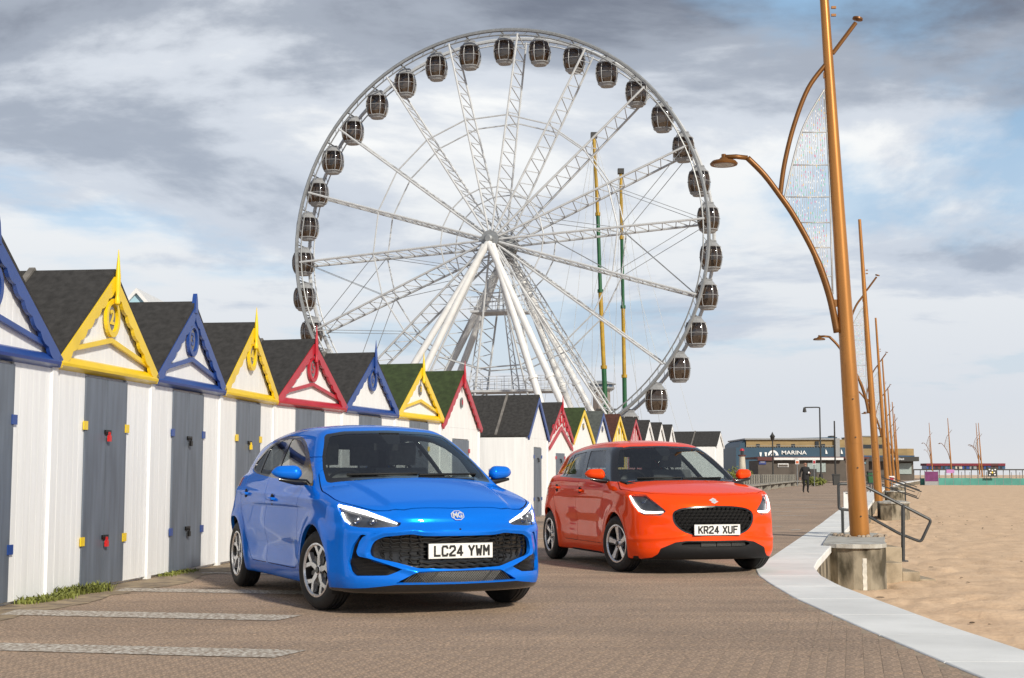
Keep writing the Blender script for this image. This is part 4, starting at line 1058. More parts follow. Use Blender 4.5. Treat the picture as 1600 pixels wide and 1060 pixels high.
def put_wheels(car, wm, wb, rw, yc, steer):
    for xw, st in ((0.0, steer), (-wb, 0.0)):
        for s_ in (-1, 1):
            e = bpy.data.objects.new('wheel', None); C.objects.link(e); e.parent = car; e.location = (xw, s_*yc, rw)
            spin = random.uniform(0, .5)
            e.rotation_euler = (0, 0, st+(math.pi if s_ > 0 else 0)); e.empty_display_size = .1
            for nm, me in wm: inst(nm, me, e, rot=(0, .1 if xw == 0 else .45, 0))
def arch_liners(car, wb, rw, ra, yo, yi=.42):
    for xw in (0.0, -wb):
        for s_ in (-1, 1):
            m = MB(); n = 20; pts = []
            for k in range(n+1):
                a = -.45+(math.pi+.9)*k/n; pts.append((xw+math.cos(a)*ra, rw+math.sin(a)*ra))
            vs = [(x, s_*yo, z) for x, z in pts]+[(x, s_*yi, z) for x, z in pts]
            fs = [(k, k+1, n+2+k, n+1+k) for k in range(n)]+[tuple(range(n+1, 2*n+2))]
            m.add(vs, fs).build('arch_liner', M_WELL, car, True)
def plate(car, f, zc, txt, tilt=.05, out_=.012):
    xs = sur_pt(f, 0, zc); p = bpy.data.objects.new('number_plate', None); C.objects.link(p); p.parent = car
    p.location = (xs+out_, 0, zc); p.rotation_euler = (0, -tilt, 0)
    m = MB(); m.box(-.006, .0, -.26, .26, -.0555, .0555); m.build('plate_board', M_PLATE, p)
    fm_ = MB(); fm_.box(-.012, -.007, -.266, .266, -.062, .062); fm_.build('plate_surround', M_CPLAS, p)
    GL = dict(L=[[(0, 1), (0, 0), (1, 0)]], C=[[(1, .82), (.85, 1), (.15, 1), (0, .82), (0, .18), (.15, 0), (.85, 0), (1, .18)]], F=[[(0, 0), (0, 1), (1, 1)], [(0, .54), (.8, .54)]],
        K=[[(0, 0), (0, 1)], [(1, 1), (.05, .42)], [(.35, .62), (1, 0)]], R=[[(0, 0), (0, 1), (.8, 1), (1, .86), (1, .6), (.8, .46), (0, .46)], [(.5, .46), (1, 0)]],
        U=[[(0, 1), (0, .18), (.15, 0), (.85, 0), (1, .18), (1, 1)]], X=[[(0, 0), (1, 1)], [(0, 1), (1, 0)]], Y=[[(0, 1), (.5, .46), (1, 1)], [(.5, .46), (.5, 0)]],
        W=[[(0, 1), (.2, 0), (.5, .62), (.8, 0), (1, 1)]], M=[[(0, 0), (0, 1), (.5, .42), (1, 1), (1, 0)]])
    GL['2'] = [[(0, .80), (.15, 1), (.85, 1), (1, .84), (1, .62), (0, .12), (0, 0), (1, 0)]]; GL['4'] = [[(.72, 0), (.72, 1), (0, .26), (1, .26)]]
    cw, ch, sw2 = .040, .068, .0078; x0 = -.219+.004
    for c_ in txt:
        if c_ == ' ': x0 += .033; continue
        gm = MB()
        for st_ in GL[c_]:
            P2 = [(x0+.004+p[0]*cw, (p[1]-.5)*ch) for p in st_]
            for i_, (a_, b_) in enumerate(zip(P2, P2[1:])):
                d_ = Vector((b_[0]-a_[0], b_[1]-a_[1])).normalized(); n_ = Vector((-d_.y, d_.x))*sw2; e_ = d_*sw2*.75
                q = [(a_[0]-e_.x-n_.x, a_[1]-e_.y-n_.y), (b_[0]+e_.x-n_.x, b_[1]+e_.y-n_.y), (b_[0]+e_.x+n_.x, b_[1]+e_.y+n_.y), (a_[0]-e_.x+n_.x, a_[1]-e_.y+n_.y)]
                gm.prism(q, .0005, .0022+.0002*i_, lambda a, b, d: Vector((d, a, b)))
        gm.build('character', M_PLATEK, p); x0 += .061
def seats(car, xs, yc=.37):
    def seat(x, y, sc=1.0, wd=.25):
        m = MB()
        back = [(-.06, -.0), (.07, .0), (.02, .30), (-.04, .52), (-.10, .60), (-.16, .58), (-.15, .40), (-.12, .1)]
        m.prism(back, y-wd, y+wd, lambda a, b, d: Vector((x+a, d, .52+b)))
        m.box(x-.05, x+.46, y-wd, y+wd, .36, .54)
        hr = [(-.17, .62), (-.08, .62), (-.07, .80), (-.12, .83), (-.17, .80)]
        m.prism(hr, y-.13, y+.13, lambda a, b, d: Vector((x+a, d, .52+b)))
        m.box(x-.14, x-.12, y-.06, y-.045, 1.08, 1.16); m.box(x-.14, x-.12, y+.045, y+.06, 1.08, 1.16)
        return m
    for y in (-yc, yc):
        o = seat(xs, y).build('seat', M_CDARK, car, True, 50); bv = o.modifiers.new('b', 'BEVEL'); bv.width = .03; bv.segments = 2
    m = seat(xs-.85, -.3, 1, .30); m2 = seat(xs-.85, .3, 1, .30); m.add(m2.v, m2.f); m.build('rear_bench', M_CDARK, car, True, 50)
    d = MB(); dp = [(-.02, .70), (-.10, .97), (.15, 1.0), (.55, .96), (.62, .70)]
    d.prism(dp, -.70, .70, lambda a, b, dd: Vector((xs+.70+a, dd, b))); d.build('dashboard', M_CPLAS, car, True, 30)
    sw_ = MB(); pts = []
    for k in range(24):
        a = 2*math.pi*k/24; pts.append((xs+.52+.06*math.sin(a), -yc+.185*math.cos(a), .93+.165*math.sin(a)))
    sw_.path(pts, .014, 6, True); sw_.tube((xs+.52, -yc, .93), (xs+.72, -yc, .88), .035, n=8)
    sw_.box(xs+.515, xs+.535, -yc-.18, -yc+.18, .915, .945); sw_.build('steering_wheel', M_CPLAS, car, True)
    fl = MB(); fl.box(-2.9, -.2, -.72, .72, .25, .30); fl.build('cabin_floor', M_CDARK, car)
def mirror(car, x, y, z, side, paint, w_=.21, hgt=.13, lead=None):
    """door mirror: painted cap over a black foot and arm"""
    e = bpy.data.objects.new('wing_mirror', None); C.objects.link(e); e.parent = car; e.location = (x, side*y, z)
    n1, n2 = 18, 10; vs = []; fs = []
    for i in range(n1+1):
        u = i/n1; yy = u*w_; k = (1-abs(2*u-1)**4.5) if 0 < u < 1 else 0
        hh = hgt*.5*k*(1-.30*u); dd = .085*k*(1-.35*u)
        for j in range(n2):
            a = 2*math.pi*j/n2; ca, sa = math.cos(a), math.sin(a)
            sa2 = math.copysign(abs(sa)**.6, sa); ca2 = math.copysign(abs(ca)**.8, ca)
            vs.append(Vector((dd*(ca2 if ca > 0 else ca2*.35)-.06*u, side*yy, hh*sa2*(1.0 if sa > 0 else .75)+.012*u+.01)))
    for i in range(n1):
        for j in range(n2): fs.append((i*n2+j, i*n2+(j+1) % n2, (i+1)*n2+(j+1) % n2, (i+1)*n2+j))
    cap = MB().add(vs, fs).build('mirror_cap', paint, e, True, 60)
    b = MB(); b.path([(-.02, -side*.09, -.075), (-.01, -side*.03, -.06), (.0, side*.05, -.055), (.0, side*w_*.8, -.035)], [.035, .026, .030, .012], 8)
    b.build('mirror_foot', M_CBLACK, e, True, 60)
    g = MB(); g.prism([(w_*.08, -.03), (w_*.5, -.045), (w_*.9, -.02), (w_*.92, .03), (w_*.5, .055), (w_*.08, .045)], -.034, -.03, lambda a, bb, d: Vector((d-.05*a/w_, side*a, bb+.01)))
    g.build('mirror_glass', M_CHROME, e)
    return e
def wipers(car, f, base, arms):
    for (y0, z0, y1, z1) in arms:
        m = MB(); pts = []
        for k in range(9):
            t = k/8; y = y0+(y1-y0)*t; zz_ = z0+(z1-z0)*t; x = sur_pt(lambda X, Y, Z: f(X, Y, Z), y, zz_) if False else None
            pts.append((y, zz_))
        ys = np.array([p[0] for p in pts]); zs = np.array([p[1] for p in pts]); xs = front_x(f, ys, zs, -1.2, .5)+.012
        m.path([Vector(p) for p in zip(xs, ys, zs)], [.011]*5+[.008]*4, 6)
        m.build('wiper', M_CPLAS, car, True)

def make_car(P, name, label, loc, yaw, paint, spec):
    f = car_field(P); car = thing(name, label, 'car', (loc[0], loc[1], 0), yaw-math.pi/2, None)
    sk = Skin(f, (P['Xr'][1][3]-.12, -1.0, .08), (1.05, 1.0, 1.6), spec.get('h', .0165))
    pj = dict(side=lambda V: (V[:, 0], V[:, 2]), front=lambda V: (np.abs(V[:, 1]), V[:, 2]), top=lambda V: (V[:, 0], np.abs(V[:, 1])),
              corner=lambda V: ((np.abs(V[:, 1])-V[:, 0])/math.sqrt(2), V[:, 2]))
    def sd(poly, view, r=.02):
        pl = rounded(poly, r) if r else poly
        return lambda V: poly_sd(*pj[view](V), pl)
    wb, rw, ra = P['wb'], P['rw'], spec['ra']
    sk.cut(lambda V: np.minimum(np.hypot(V[:, 0], V[:, 2]-rw-.005), np.hypot(V[:, 0]+wb, V[:, 2]-rw-.005))-ra, 'void', mask=lambda V: (np.abs(V[:, 1]) > .45))
    sk.cut(lambda V: V[:, 2]-.195-.0*V[:, 0], 'underbody', mask=lambda V: (np.abs(V[:, 1]) < .80) & (V[:, 0] < .5))
    sk.cut(sd(spec['ws'], 'front', .03), 'ws_trim', mask=lambda V: (V[:, 0] > -1.35) & (V[:, 0] < .12) & (sk.N[:len(V), 0] > .12))
    sk.cut(sd(spec['ws_glass'], 'front', .03), 'windscreen', ('ws_trim',))
    for nm, poly, view, r in spec['front_cuts']:
        sk.cut(sd(poly, view, r), nm, mask=lambda V: V[:, 0] > .15)
    sk.cut(sd(spec['trim'], 'side', .03), 'side_trim', mask=lambda V: (np.abs(V[:, 1]) > .4) & (sk.N[:len(V), 1]*np.sign(V[:, 1]) > .15))
    for nm, poly in spec['glass']: sk.cut(sd(poly, 'side', .02), nm, ('side_trim',))
    sk.panel(sd(spec['bonnet'], 'top', .025), 'bonnet', .0048, mask=lambda V: (V[:, 2] > .70) & (V[:, 0] > -.6))
    sk.panel(sd(spec['door_f'], 'side', .05), 'door_f', .0032, mask=lambda V: np.abs(V[:, 1]) > .6)
    sk.panel(sd(spec['door_r'], 'side', .05), 'door_r', .0032, mask=lambda V: np.abs(V[:, 1]) > .6)
    rear = lambda V: V[:, 0] < -wb-.05
    sk.cut(sd(spec['rear_glass'], 'front', .03), 'rear_window', mask=rear)
    sk.cut(sd(spec['tail'], 'front', .02), 'tail_light', mask=rear)
    sk.cut(lambda V: V[:, 2]-.40, 'rear_bumper', mask=lambda V: V[:, 0] < -wb-.42)
    P_ = lambda *a, **k: skin_part(sk, *a, **k)
    body = P_('body', 'body', paint, car, flange=.03)
    P_('gap_shade', 'panel_gap_shade', M_GAPBLK, car, push=.010)  # recessed black strips put the dark of the panel gaps into colour
    P_('underbody', 'underbody', M_CPLAS, car)
    P_('ws_trim', 'windscreen_surround', M_CBLACK, car)
    P_('windscreen', 'windscreen', M_CGLASS, car, push=.002)
    P_('bonnet', 'bonnet', paint, car, flange=.012)
    for s_ in (-1, 1):
        P_('side_trim', 'window_surround', M_CBLACK, car, side=s_, flange=.012)
        P_('glass_front', 'window', M_CGLASS, car, side=s_, push=.005)
        P_('glass_rear', 'window', M_CPRIV, car, side=s_, push=.005)
        P_('glass_quarter', 'window', M_CPRIV, car, side=s_, push=.005)
        for k, dn in enumerate(('door_f', 'door_r')):
            d = P_(dn, 'door', paint, car, side=s_, flange=.012)
            hx, hz = spec['handles'][k]
            yy = .5; a, b = .4, 1.0
            for _ in range(25):
                yy = (a+b)/2
                if f(np.array([hx]), np.array([yy]), np.array([hz]))[0] < 0: a = yy
                else: b = yy
            hm = MB(); hm.path([(hx-.10, s_*(yy-.012), hz), (hx-.085, s_*(yy+.022), hz+.001), (hx, s_*(yy+.030), hz+.002), (hx+.085, s_*(yy+.022), hz+.001), (hx+.10, s_*(yy-.012), hz)], [.010, .013, .015, .013, .010], 8)
            hm.build('door_handle', paint, d, True)
            cp = MB(); cp.lathe([(0, .0), (.045, .0), (.05, .004), (0, .005)], 20, 'y', Matrix.Translation((hx+.01, s_*(yy+.001) if s_ > 0 else -(yy+.005), hz-.004)))
            cp.build('handle_shade_disc', M_GAPBLK, d, True)  # flat black disc on the skin paints a shaded hollow behind the handle
        P_('tail_light', 'tail_light', M_REDLAMP, car, side=s_)
        hl = P_('headlight', 'headlight', M_CLENS, car, side=s_, push=.001)
        if hl is not None:
            P_('headlight', 'lamp_housing', spec['lamp_mat'], hl, side=s_, push=.035)
            spec['lamp'](sk, f, hl, s_)
    P_('rear_window', 'rear_window', M_CPRIV, car, push=.003); P_('rear_bumper', 'rear_bumper', M_CPLAS, car)
    spec['nose'](sk, P_, f, car)
    put_wheels(car, wheel_mesh(spec['rim'], rw, .185), wb, rw, spec['yc'], spec['steer'])
    arch_liners(car, wb, rw, ra+.022, spec['yc']+.055)
    seats(car, spec['seat_x'])
    for s_ in (-1, 1): mirror(car, *spec['mirror'], s_, paint, *spec['mirror_size'])
    wipers(car, f, None, spec['wipers'])
    cz = spec['ws_glass'][9][1]-.045; cx = float(front_x(f, np.array([0.]), np.array([cz]), -1.2, .3)[0])-.03
    MB().prism([(-.09, .05), (.09, .05), (.055, -.05), (-.055, -.05)], cx-.05, cx, lambda a, b, d: Vector((d-b*1.3, a, cz+b))).build('camera_housing', M_CPLAS, car)
    MB().box(cx-.17, cx-.14, -.11, .11, cz-.10, cz-.04).build('rear_view_mirror', M_CPLAS, car)
    return car, sk, f

def lamp_strip(sk, f, parent, side, pts, r, mat, name, back=.018):
    """bar of light following the lamp: points given as (corner-u, z)"""
    out_ = []
    # along direction (1,1)/sqrt2 in (x,|y|) find the skin
    for u, z in pts:
        a, b = .3, 1.35
        for _ in range(30):
            m = (a+b)/2; x = (m-u)/math.sqrt(2); y = (m+u)/math.sqrt(2)
            if f(np.array([x]), np.array([y*side]), np.array([z]))[0] < 0: a = m
            else: b = m
        m = a-back; out_.append(Vector(((m-u)/math.sqrt(2), side*(m+u)/math.sqrt(2), z)))
    mb = MB(); mb.path(out_, r, 8); return mb.build(name, mat, parent, True)

# ------------------------------------------------ blue hatchback
M_BLUE = two_sided('blue metallic paint', (.004, .175, .80), .22, .22)
M_ORANGE = two_sided('orange paint', (.93, .070, .006), .08, .3)
def mg_lamp(sk, f, hl, s_):
    lamp_strip(sk, f, hl, s_, [(.285, .818), (.16, .795), (.02, .766), (-.11, .724), (-.215, .688)], [.012, .016, .017, .013, .006], M_DRL, 'daytime_strip', .016)
    lamp_strip(sk, f, hl, s_, [(.235, .765), (.20, .715), (.15, .685)], [.008, .009, .006], M_DRL, 'daytime_hook', .02)
    for u, z, r in ((.095, .712, .034), (-.03, .703, .030)):
        a = None
        lamp_strip(sk, f, hl, s_, [(u, z), (u+.001, z)], .0, M_LAMPIN, 'projector', .03) if False else None
        lo, hi = .3, 1.35
        for _ in range(30):
            m = (lo+hi)/2
            if f(np.array([(m-u)/math.sqrt(2)]), np.array([s_*(m+u)/math.sqrt(2)]), np.array([z]))[0] < 0: lo = m
            else: hi = m
        m = lo-.03; d = Vector((1, s_*.35, 0)).normalized(); c0 = Vector(((m-u)/math.sqrt(2), s_*(m+u)/math.sqrt(2), z))
        pj = MB(); Mx = Matrix.Translation(c0) @ d.to_track_quat('Z', 'Y').to_matrix().to_4x4()
        pj.lathe([(r, -.02), (r, .008), (r*.9, .010), (r*.85, .002), (r*.5, .010), (0, .014)], 20, 'z', Mx); pj.build('projector', M_LAMPIN, hl, True, 40)
def mg_nose(sk, P_, f, car):
    g = P_('grille', 'grille', M_CBLACK, car, push=.045)
    slat = MB()
    # fins of the grille: bars that fan outwards
    for k, z in enumerate((.575, .545, .515, .485, .455, .425, .395, .368)):
        w_ = min(.60, .34+.9*abs(z-.34)) if z < .47 else .60-.2*max(0, z-.55)
        n = 26; bar_on_front(slat, f, [(-w_+2*w_*i/n, z+.006*math.sin(i*1.9+k*1.3)) for i in range(n+1)], 0, .0065, .020)
    tag(slat.build('grille_bar', M_CPLAS, g, True), kind='stuff')
    fin = MB()
    for s_ in (-1, 1):
        for c_, y0 in enumerate((.30, .37, .44, .51, .57)):
            for z in (.41+.012*c_, .47, .53, .575-.003*c_):
                p = [(s_*y0, z-.022), (s_*(y0+.018), z), (s_*(y0+.006), z+.022)]
                bar_on_front(fin, f, p, 0, .006, .012)
    tag(fin.build('grille_fin', M_CPLAS, g, True), kind='stuff')
    P_('intake', 'intake', M_GAPBLK, car, push=.05) if False else None
    for s_ in (-1, 1):
        o = P_('intake', 'bumper_intake', M_CPLAS, car, side=s_, push=.035)
        mesh = MB()
        for k in range(12):
            z = .315+k*.010
            bar_on_front(mesh, f, [(s_*(.52+.01*abs(k-3)+.02*i), z) for i in range(11)], 0, .0022, .028, 4)
        mesh.build('intake_mesh', M_CBLACK, o, True)
    lg = P_('low_grille', 'lower_grille', M_GAPBLK, car, push=.05)
    ms = MB()
    for k in range(-26, 27):
        for sl in (-1, 1):
            pts = [(k*.02+sl*t, .246+t) for t in (0, .03, .06, .088)]
            if all(abs(p[0]) < .52-1.9*(p[1]-.246) for p in pts): bar_on_front(ms, f, pts, 0, .0026, .014, 4)
    ms.build('mesh', M_RADI, lg, True)
    P_('splitter', 'front_splitter', M_CBLACK, car, flange=.02)
    plate(car, f, .484, 'LC24 YWM', .0, .016)
    b = bpy.data.objects.new('badge', None); C.objects.link(b); b.parent = car
    z = .744; x = sur_pt(f, 0, z); x2 = sur_pt(f, 0, z+.03); x3 = sur_pt(f, 0, z-.03); tilt = math.atan2(x3-x2, .06)
    b.location = (x+.003, 0, z); b.rotation_euler = (0, -tilt, 0)
    m = MB(); n = 8
    for k in range(n):
        a0 = 2*math.pi*(k+.5)/n; a1 = 2*math.pi*(k+1.5)/n; ro, ri = .056, .049
        q = [(ro*math.cos(a0), ro*math.sin(a0)), (ro*math.cos(a1), ro*math.sin(a1)), (ri*math.cos(a1), ri*math.sin(a1)), (ri*math.cos(a0), ri*math.sin(a0))]
        m.prism([(p[0], p[1]*.80) for p in q], 0, .005, lambda a, bb, d: Vector((d, a, bb)))
    m.build('badge_ring', M_CHROME, b)
    me = text_mesh('MG', .068, .0025, .0022, .92); me.materials.append(M_CHROME)
    inst('badge_letters', me, b, (.003, 0, 0), (math.pi/2, 0, math.pi/2), (.80, .95, 1))
    s = MB(); s.lathe([(0, .0), (.008, .0), (.008, .004), (0, .005)], 12, 'x', Matrix.Translation((sur_pt(f, 0, .643)-.002, 0, .643))); s.build('parking_sensor', M_GAPBLK, car)
rr_ = lambda L: L
MG_SPEC = dict(ra=.352, ws=[(-.3, 1.030), (.0, 1.030), (.35, 1.022), (.60, 1.0), (.722, .985), (.70, 1.10), (.655, 1.21), (.545, 1.395), (.38, 1.425), (0, 1.437), (-.3, 1.430)],
    ws_glass=[(-.3, 1.045), (.0, 1.045), (.35, 1.04), (.60, 1.03), (.685, 1.025), (.675, 1.10), (.63, 1.21), (.520, 1.375), (.36, 1.400), (0, 1.408), (-.3, 1.402)],
    front_cuts=[('headlight', [(.308, .836), (.168, .812), (.017, .783), (-.12, .741), (-.252, .694), (-.239, .668), (-.079, .658), (.053, .660), (.129, .670), (.195, .700), (.247, .761)], 'corner', .008),
        ('grille', [(-.3, .594), (.0, .594), (.26, .596), (.32, .600), (.375, .612), (.575, .593), (.640, .556), (.664, .468), (.635, .437), (.483, .403), (.335, .359), (0, .346), (-.3, .356)], 'front', .03),
        ('intake', [(.600, .622), (.720, .606), (.765, .519), (.788, .394), (.780, .334), (.751, .303), (.548, .309), (.445, .351), (.652, .427), (.730, .446), (.742, .477), (.725, .548), (.704, .594)], 'front', .012),
        ('low_grille', [(-.3, .335), (.335, .335), (.50, .25), (-.3, .244)], 'front', .01),
        ('splitter', [(-.3, .236), (.49, .240), (.70, .212), (.95, .195), (.95, 0), (-.3, 0)], 'front', 0)],
    trim=[(-.27, .960), (-.44, 1.067), (-.81, 1.235), (-1.06, 1.325), (-1.27, 1.378), (-1.55, 1.402), (-1.85, 1.406), (-2.15, 1.380), (-2.45, 1.298), (-2.63, 1.19), (-2.62, 1.12), (-2.45, 1.085), (-2.2, 1.062), (-1.83, 1.040), (-1.27, 1.015), (-.70, .980)],
    glass=[('glass_front', [(-.70, 1.01), (-.84, 1.20), (-1.06, 1.295), (-1.27, 1.348), (-1.5, 1.370), (-1.63, 1.374), (-1.42, 1.036)]),
        ('glass_rear', [(-1.50, 1.042), (-1.74, 1.374), (-1.9, 1.374), (-2.1, 1.350), (-2.26, 1.306), (-2.12, 1.072)]),
        ('glass_quarter', [(-2.17, 1.077), (-2.305, 1.29), (-2.42, 1.25), (-2.56, 1.17), (-2.54, 1.115), (-2.4, 1.092)])],
    bonnet=[(.766, -.3), (.766, .03), (.740, .35), (.742, .40), (.690, .545), (.665, .60), (.60, .665), (.49, .737), (.375, .786), (.285, .802), (-.03, .806), (-.25, .762), (-.36, .740), (-.36, -.3)],
    door_f=[(-.47, 1.2), (-.50, .92), (-.545, .76), (-.52, .62), (-.55, .42), (-.60, .285), (-1.52, .285), (-1.55, .56), (-1.56, .69), (-1.50, .82), (-1.64, .96), (-1.62, 1.2)],
    door_r=[(-1.62, 1.2), (-1.64, .96), (-1.50, .82), (-1.56, .69), (-1.55, .56), (-1.52, .285), (-2.02, .285), (-2.12, .42), (-2.22, .60), (-2.36, .73), (-2.47, .87), (-2.45, 1.2)],
    handles=[(-1.30, .845), (-2.26, .88)], rear_glass=[(-.3, 1.10), (.5, 1.10), (.56, 1.14), (.49, 1.32), (-.3, 1.34)], tail=[(.40, .93), (.95, .95), (.95, 1.04), (.55, 1.01)],
    lamp_mat=M_LAMPDK, lamp=mg_lamp, nose=mg_nose, rim='y', yc=.775, steer=R(12), seat_x=-1.32, mirror=(-.50, .835, 1.05), mirror_size=(.245, .15),
    wipers=[(-.55, 1.055, .02, 1.065), (.02, 1.052, .60, 1.06)])
make_car(MGP, 'hatchback_car', 'bright blue hatchback parked nearest the camera, its plate reading LC24 YWM', (-.758, 11.527), .429, M_BLUE, MG_SPEC)

# ------------------------------------------------ orange hatchback
def sw_lamp(sk, f, hl, s_):
    lamp_strip(sk, f, hl, s_, [(.325, .825), (.255, .745), (.185, .678), (.12, .655), (.02, .653), (-.075, .660)], [.009, .013, .015, .014, .013, .008], M_DRL, 'daytime_strip', .014)
    lamp_strip(sk, f, hl, s_, [(.11, .637), (.03, .637), (-.03, .640)], [.004, .007, .004], M_AMBER, 'indicator', .012)
    for u, z, r in ((.14, .755, .042),):
        lo, hi = .3, 1.35
        for _ in range(30):
            m = (lo+hi)/2
            if f(np.array([(m-u)/math.sqrt(2)]), np.array([s_*(m+u)/math.sqrt(2)]), np.array([z]))[0] < 0: lo = m
            else: hi = m
        m = lo-.05; d = Vector((1, s_*.35, 0)).normalized(); c0 = Vector(((m-u)/math.sqrt(2), s_*(m+u)/math.sqrt(2), z))
        pj = MB(); Mx = Matrix.Translation(c0) @ d.to_track_quat('Z', 'Y').to_matrix().to_4x4()
        pj.lathe([(r, -.02), (r, .008), (r*.9, .010), (r*.85, .002), (r*.5, .010), (0, .014)], 20, 'z', Mx); pj.build('projector', M_LAMPIN, hl, True, 40)
def sw_nose(sk, P_, f, car):
    g = P_('grille_rim', 'grille_surround', M_CBLACK, car, push=.004, flange=.03)
    g = P_('grille', 'grille', M_GAPBLK, car, push=.05)
    cell = MB()
    k = 0
    for r_, z in enumerate((.690, .655, .620, .585, .550, .515, .480, .452)):
        for c_ in range(-9, 10):
            y = (c_+(.5 if r_ % 2 else 0))*.052
            lim = .43 if z > .53 else .43-(.53-z)*1.5
            if z > .66: lim = .43-(z-.66)*3.5
            if abs(y) > lim: continue
            q = [(-.017, -.012), (.017, -.012), (.020, .004), (.010, .013), (-.010, .013), (-.020, .004)]
            x = sur_pt(f, y, z)-.018
            cell.prism(q, 0, .012, lambda a, b, d: Vector((x-d*.0+(.010 if b > 0 else 0)-d, y+a, z+b)))
            bar_on_front(cell, f, [(y-.026, z-.0175), (y, z-.0155), (y+.026, z-.0175)], 0, .0035, .022, 4)
    tag(cell.build('grille_cell', M_CPLAS, g), kind='stuff')
    P_('lower_bumper', 'lower_bumper', M_CPLAS, car, flange=.02)
    lo = P_('low_grille', 'lower_grille', M_GAPBLK, car, push=.05)
    rad = MB()
    for k_ in range(3):
        y0 = -.17+k_*.175
        for i in range(6):
            bar_on_front(rad, f, [(y0+.165*j/4, .303+i*.0075) for j in range(5)], 0, .003, .035, 4)
    rad.build('radiator', M_RADI, lo, True)
    plate(car, f, .4745, 'KR24 XUF', .0, .020)
    # slanted S emblem
    b = bpy.data.objects.new('badge', None); C.objects.link(b); b.parent = car
    z = .774; x = sur_pt(f, 0, z); x2 = sur_pt(f, 0, z+.025); x3 = sur_pt(f, 0, z-.025); tilt = math.atan2(x3-x2, .05)
    b.location = (x+.003, 0, z); b.rotation_euler = (0, -tilt, 0)
    up = [(-.052, .006), (-.004, .034), (.030, .014), (.016, .006), (-.002, .016), (-.014, .010), (.030, -.016), (.052, -.006), (.016, .014)]
    S1 = [(-.052, .008), (.0, .038), (.034, .018), (.018, .009), (.002, .018), (-.014, .010), (.014, -.006), (-.006, -.018)]
    S2 = [(-p[0], -p[1]) for p in S1]
    for S in (S1, S2): MB().prism(S, 0, .005, lambda a, bb, d: Vector((d, a, bb))).build('badge_stroke', M_CHROME, b)
SW_SPEC = dict(ra=.338, ws=[(-.3, .992), (.0, .992), (.35, .986), (.60, .970), (.70, .960), (.675, 1.10), (.625, 1.21), (.525, 1.352), (.38, 1.380), (0, 1.390), (-.3, 1.384)],
    ws_glass=[(-.3, 1.008), (.0, 1.008), (.35, 1.0), (.60, .99), (.672, .985), (.648, 1.10), (.60, 1.21), (.505, 1.335), (.36, 1.358), (0, 1.366), (-.3, 1.362)],
    front_cuts=[('headlight', [(.356, .842), (.1435, .846), (.028, .775), (-.112, .671), (-.060, .623), (.112, .627), (.1846, .649), (.2857, .747)], 'corner', .015),
        ('grille_rim', [(-.3, .728), (0, .728), (.23, .720), (.38, .700), (.464, .660), (.464, .553), (.39, .466), (.27, .418), (-.3, .410)], 'front', .05),
        ('low_grille', [(-.3, .348), (.33, .348), (.42, .328), (.30, .296), (-.3, .292)], 'front', .01),
        ('lower_bumper', [(-.3, .361), (.334, .361), (.45, .345), (.595, .280), (.615, .225), (.66, .185), (.95, .12), (.95, 0), (-.3, 0)], 'front', 0)],
    trim=[(-.13, .968), (-.40, 1.20), (-.80, 1.374), (-1.02, 1.374), (-1.15, 1.376), (-1.83, 1.366), (-2.32, 1.322), (-2.44, 1.26), (-2.315, 1.03), (-1.23, 1.0), (-.52, .985)],
    glass=[('glass_front', [(-.56, 1.012), (-1.06, 1.340), (-1.62, 1.336), (-1.30, 1.018)]),
        ('glass_rear', [(-1.44, 1.022), (-1.77, 1.334), (-2.24, 1.30), (-2.09, 1.034)]),
        ('glass_quarter', [(-2.14, 1.04), (-2.285, 1.285), (-2.37, 1.24), (-2.26, 1.045)])],
    bonnet=[(.655, -.3), (.655, .0), (.640, .20), (.60, .40), (.50, .615), (.32, .775), (.112, .815), (.03, .808), (-.22, .73), (-.36, .70), (-.36, -.3)],
    door_f=[(-.42, 1.2), (-.45, .9), (-.46, .6), (-.50, .285), (-1.38, .285), (-1.42, .6), (-1.45, .9), (-1.50, 1.2)],
    door_r=[(-1.5, 1.2), (-1.45, .9), (-1.42, .6), (-1.38, .285), (-1.90, .285), (-2.0, .45), (-2.15, .62), (-2.30, .8), (-2.30, 1.2)],
    handles=[(-1.30, .866), (-2.18, .895)], rear_glass=[(-.3, 1.08), (.48, 1.08), (.54, 1.12), (.46, 1.29), (-.3, 1.31)], tail=[(.48, .78), (.95, .80), (.95, .98), (.55, .96)],
    lamp_mat=M_LAMPDK, lamp=sw_lamp, nose=sw_nose, rim='blade', yc=.757, steer=R(12), seat_x=-1.28, mirror=(-.46, .80, 1.04), mirror_size=(.225, .15),
    wipers=[(-.5, 1.015, .0, 1.022), (.0, 1.012, .52, 1.02)])
# the grille cells sit inside the surround
SW_SPEC['front_cuts'].insert(1, ('grille', [(-.3, .712), (0, .712), (.22, .704), (.36, .686), (.445, .650), (.445, .558), (.378, .478), (.262, .432), (-.3, .426)], 'front', .05))
make_car(SWP, 'hatchback_car', 'orange red hatchback parked behind the blue car, its plate reading KR24 XUF', (1.947, 15.756), .272, M_ORANGE, SW_SPEC)
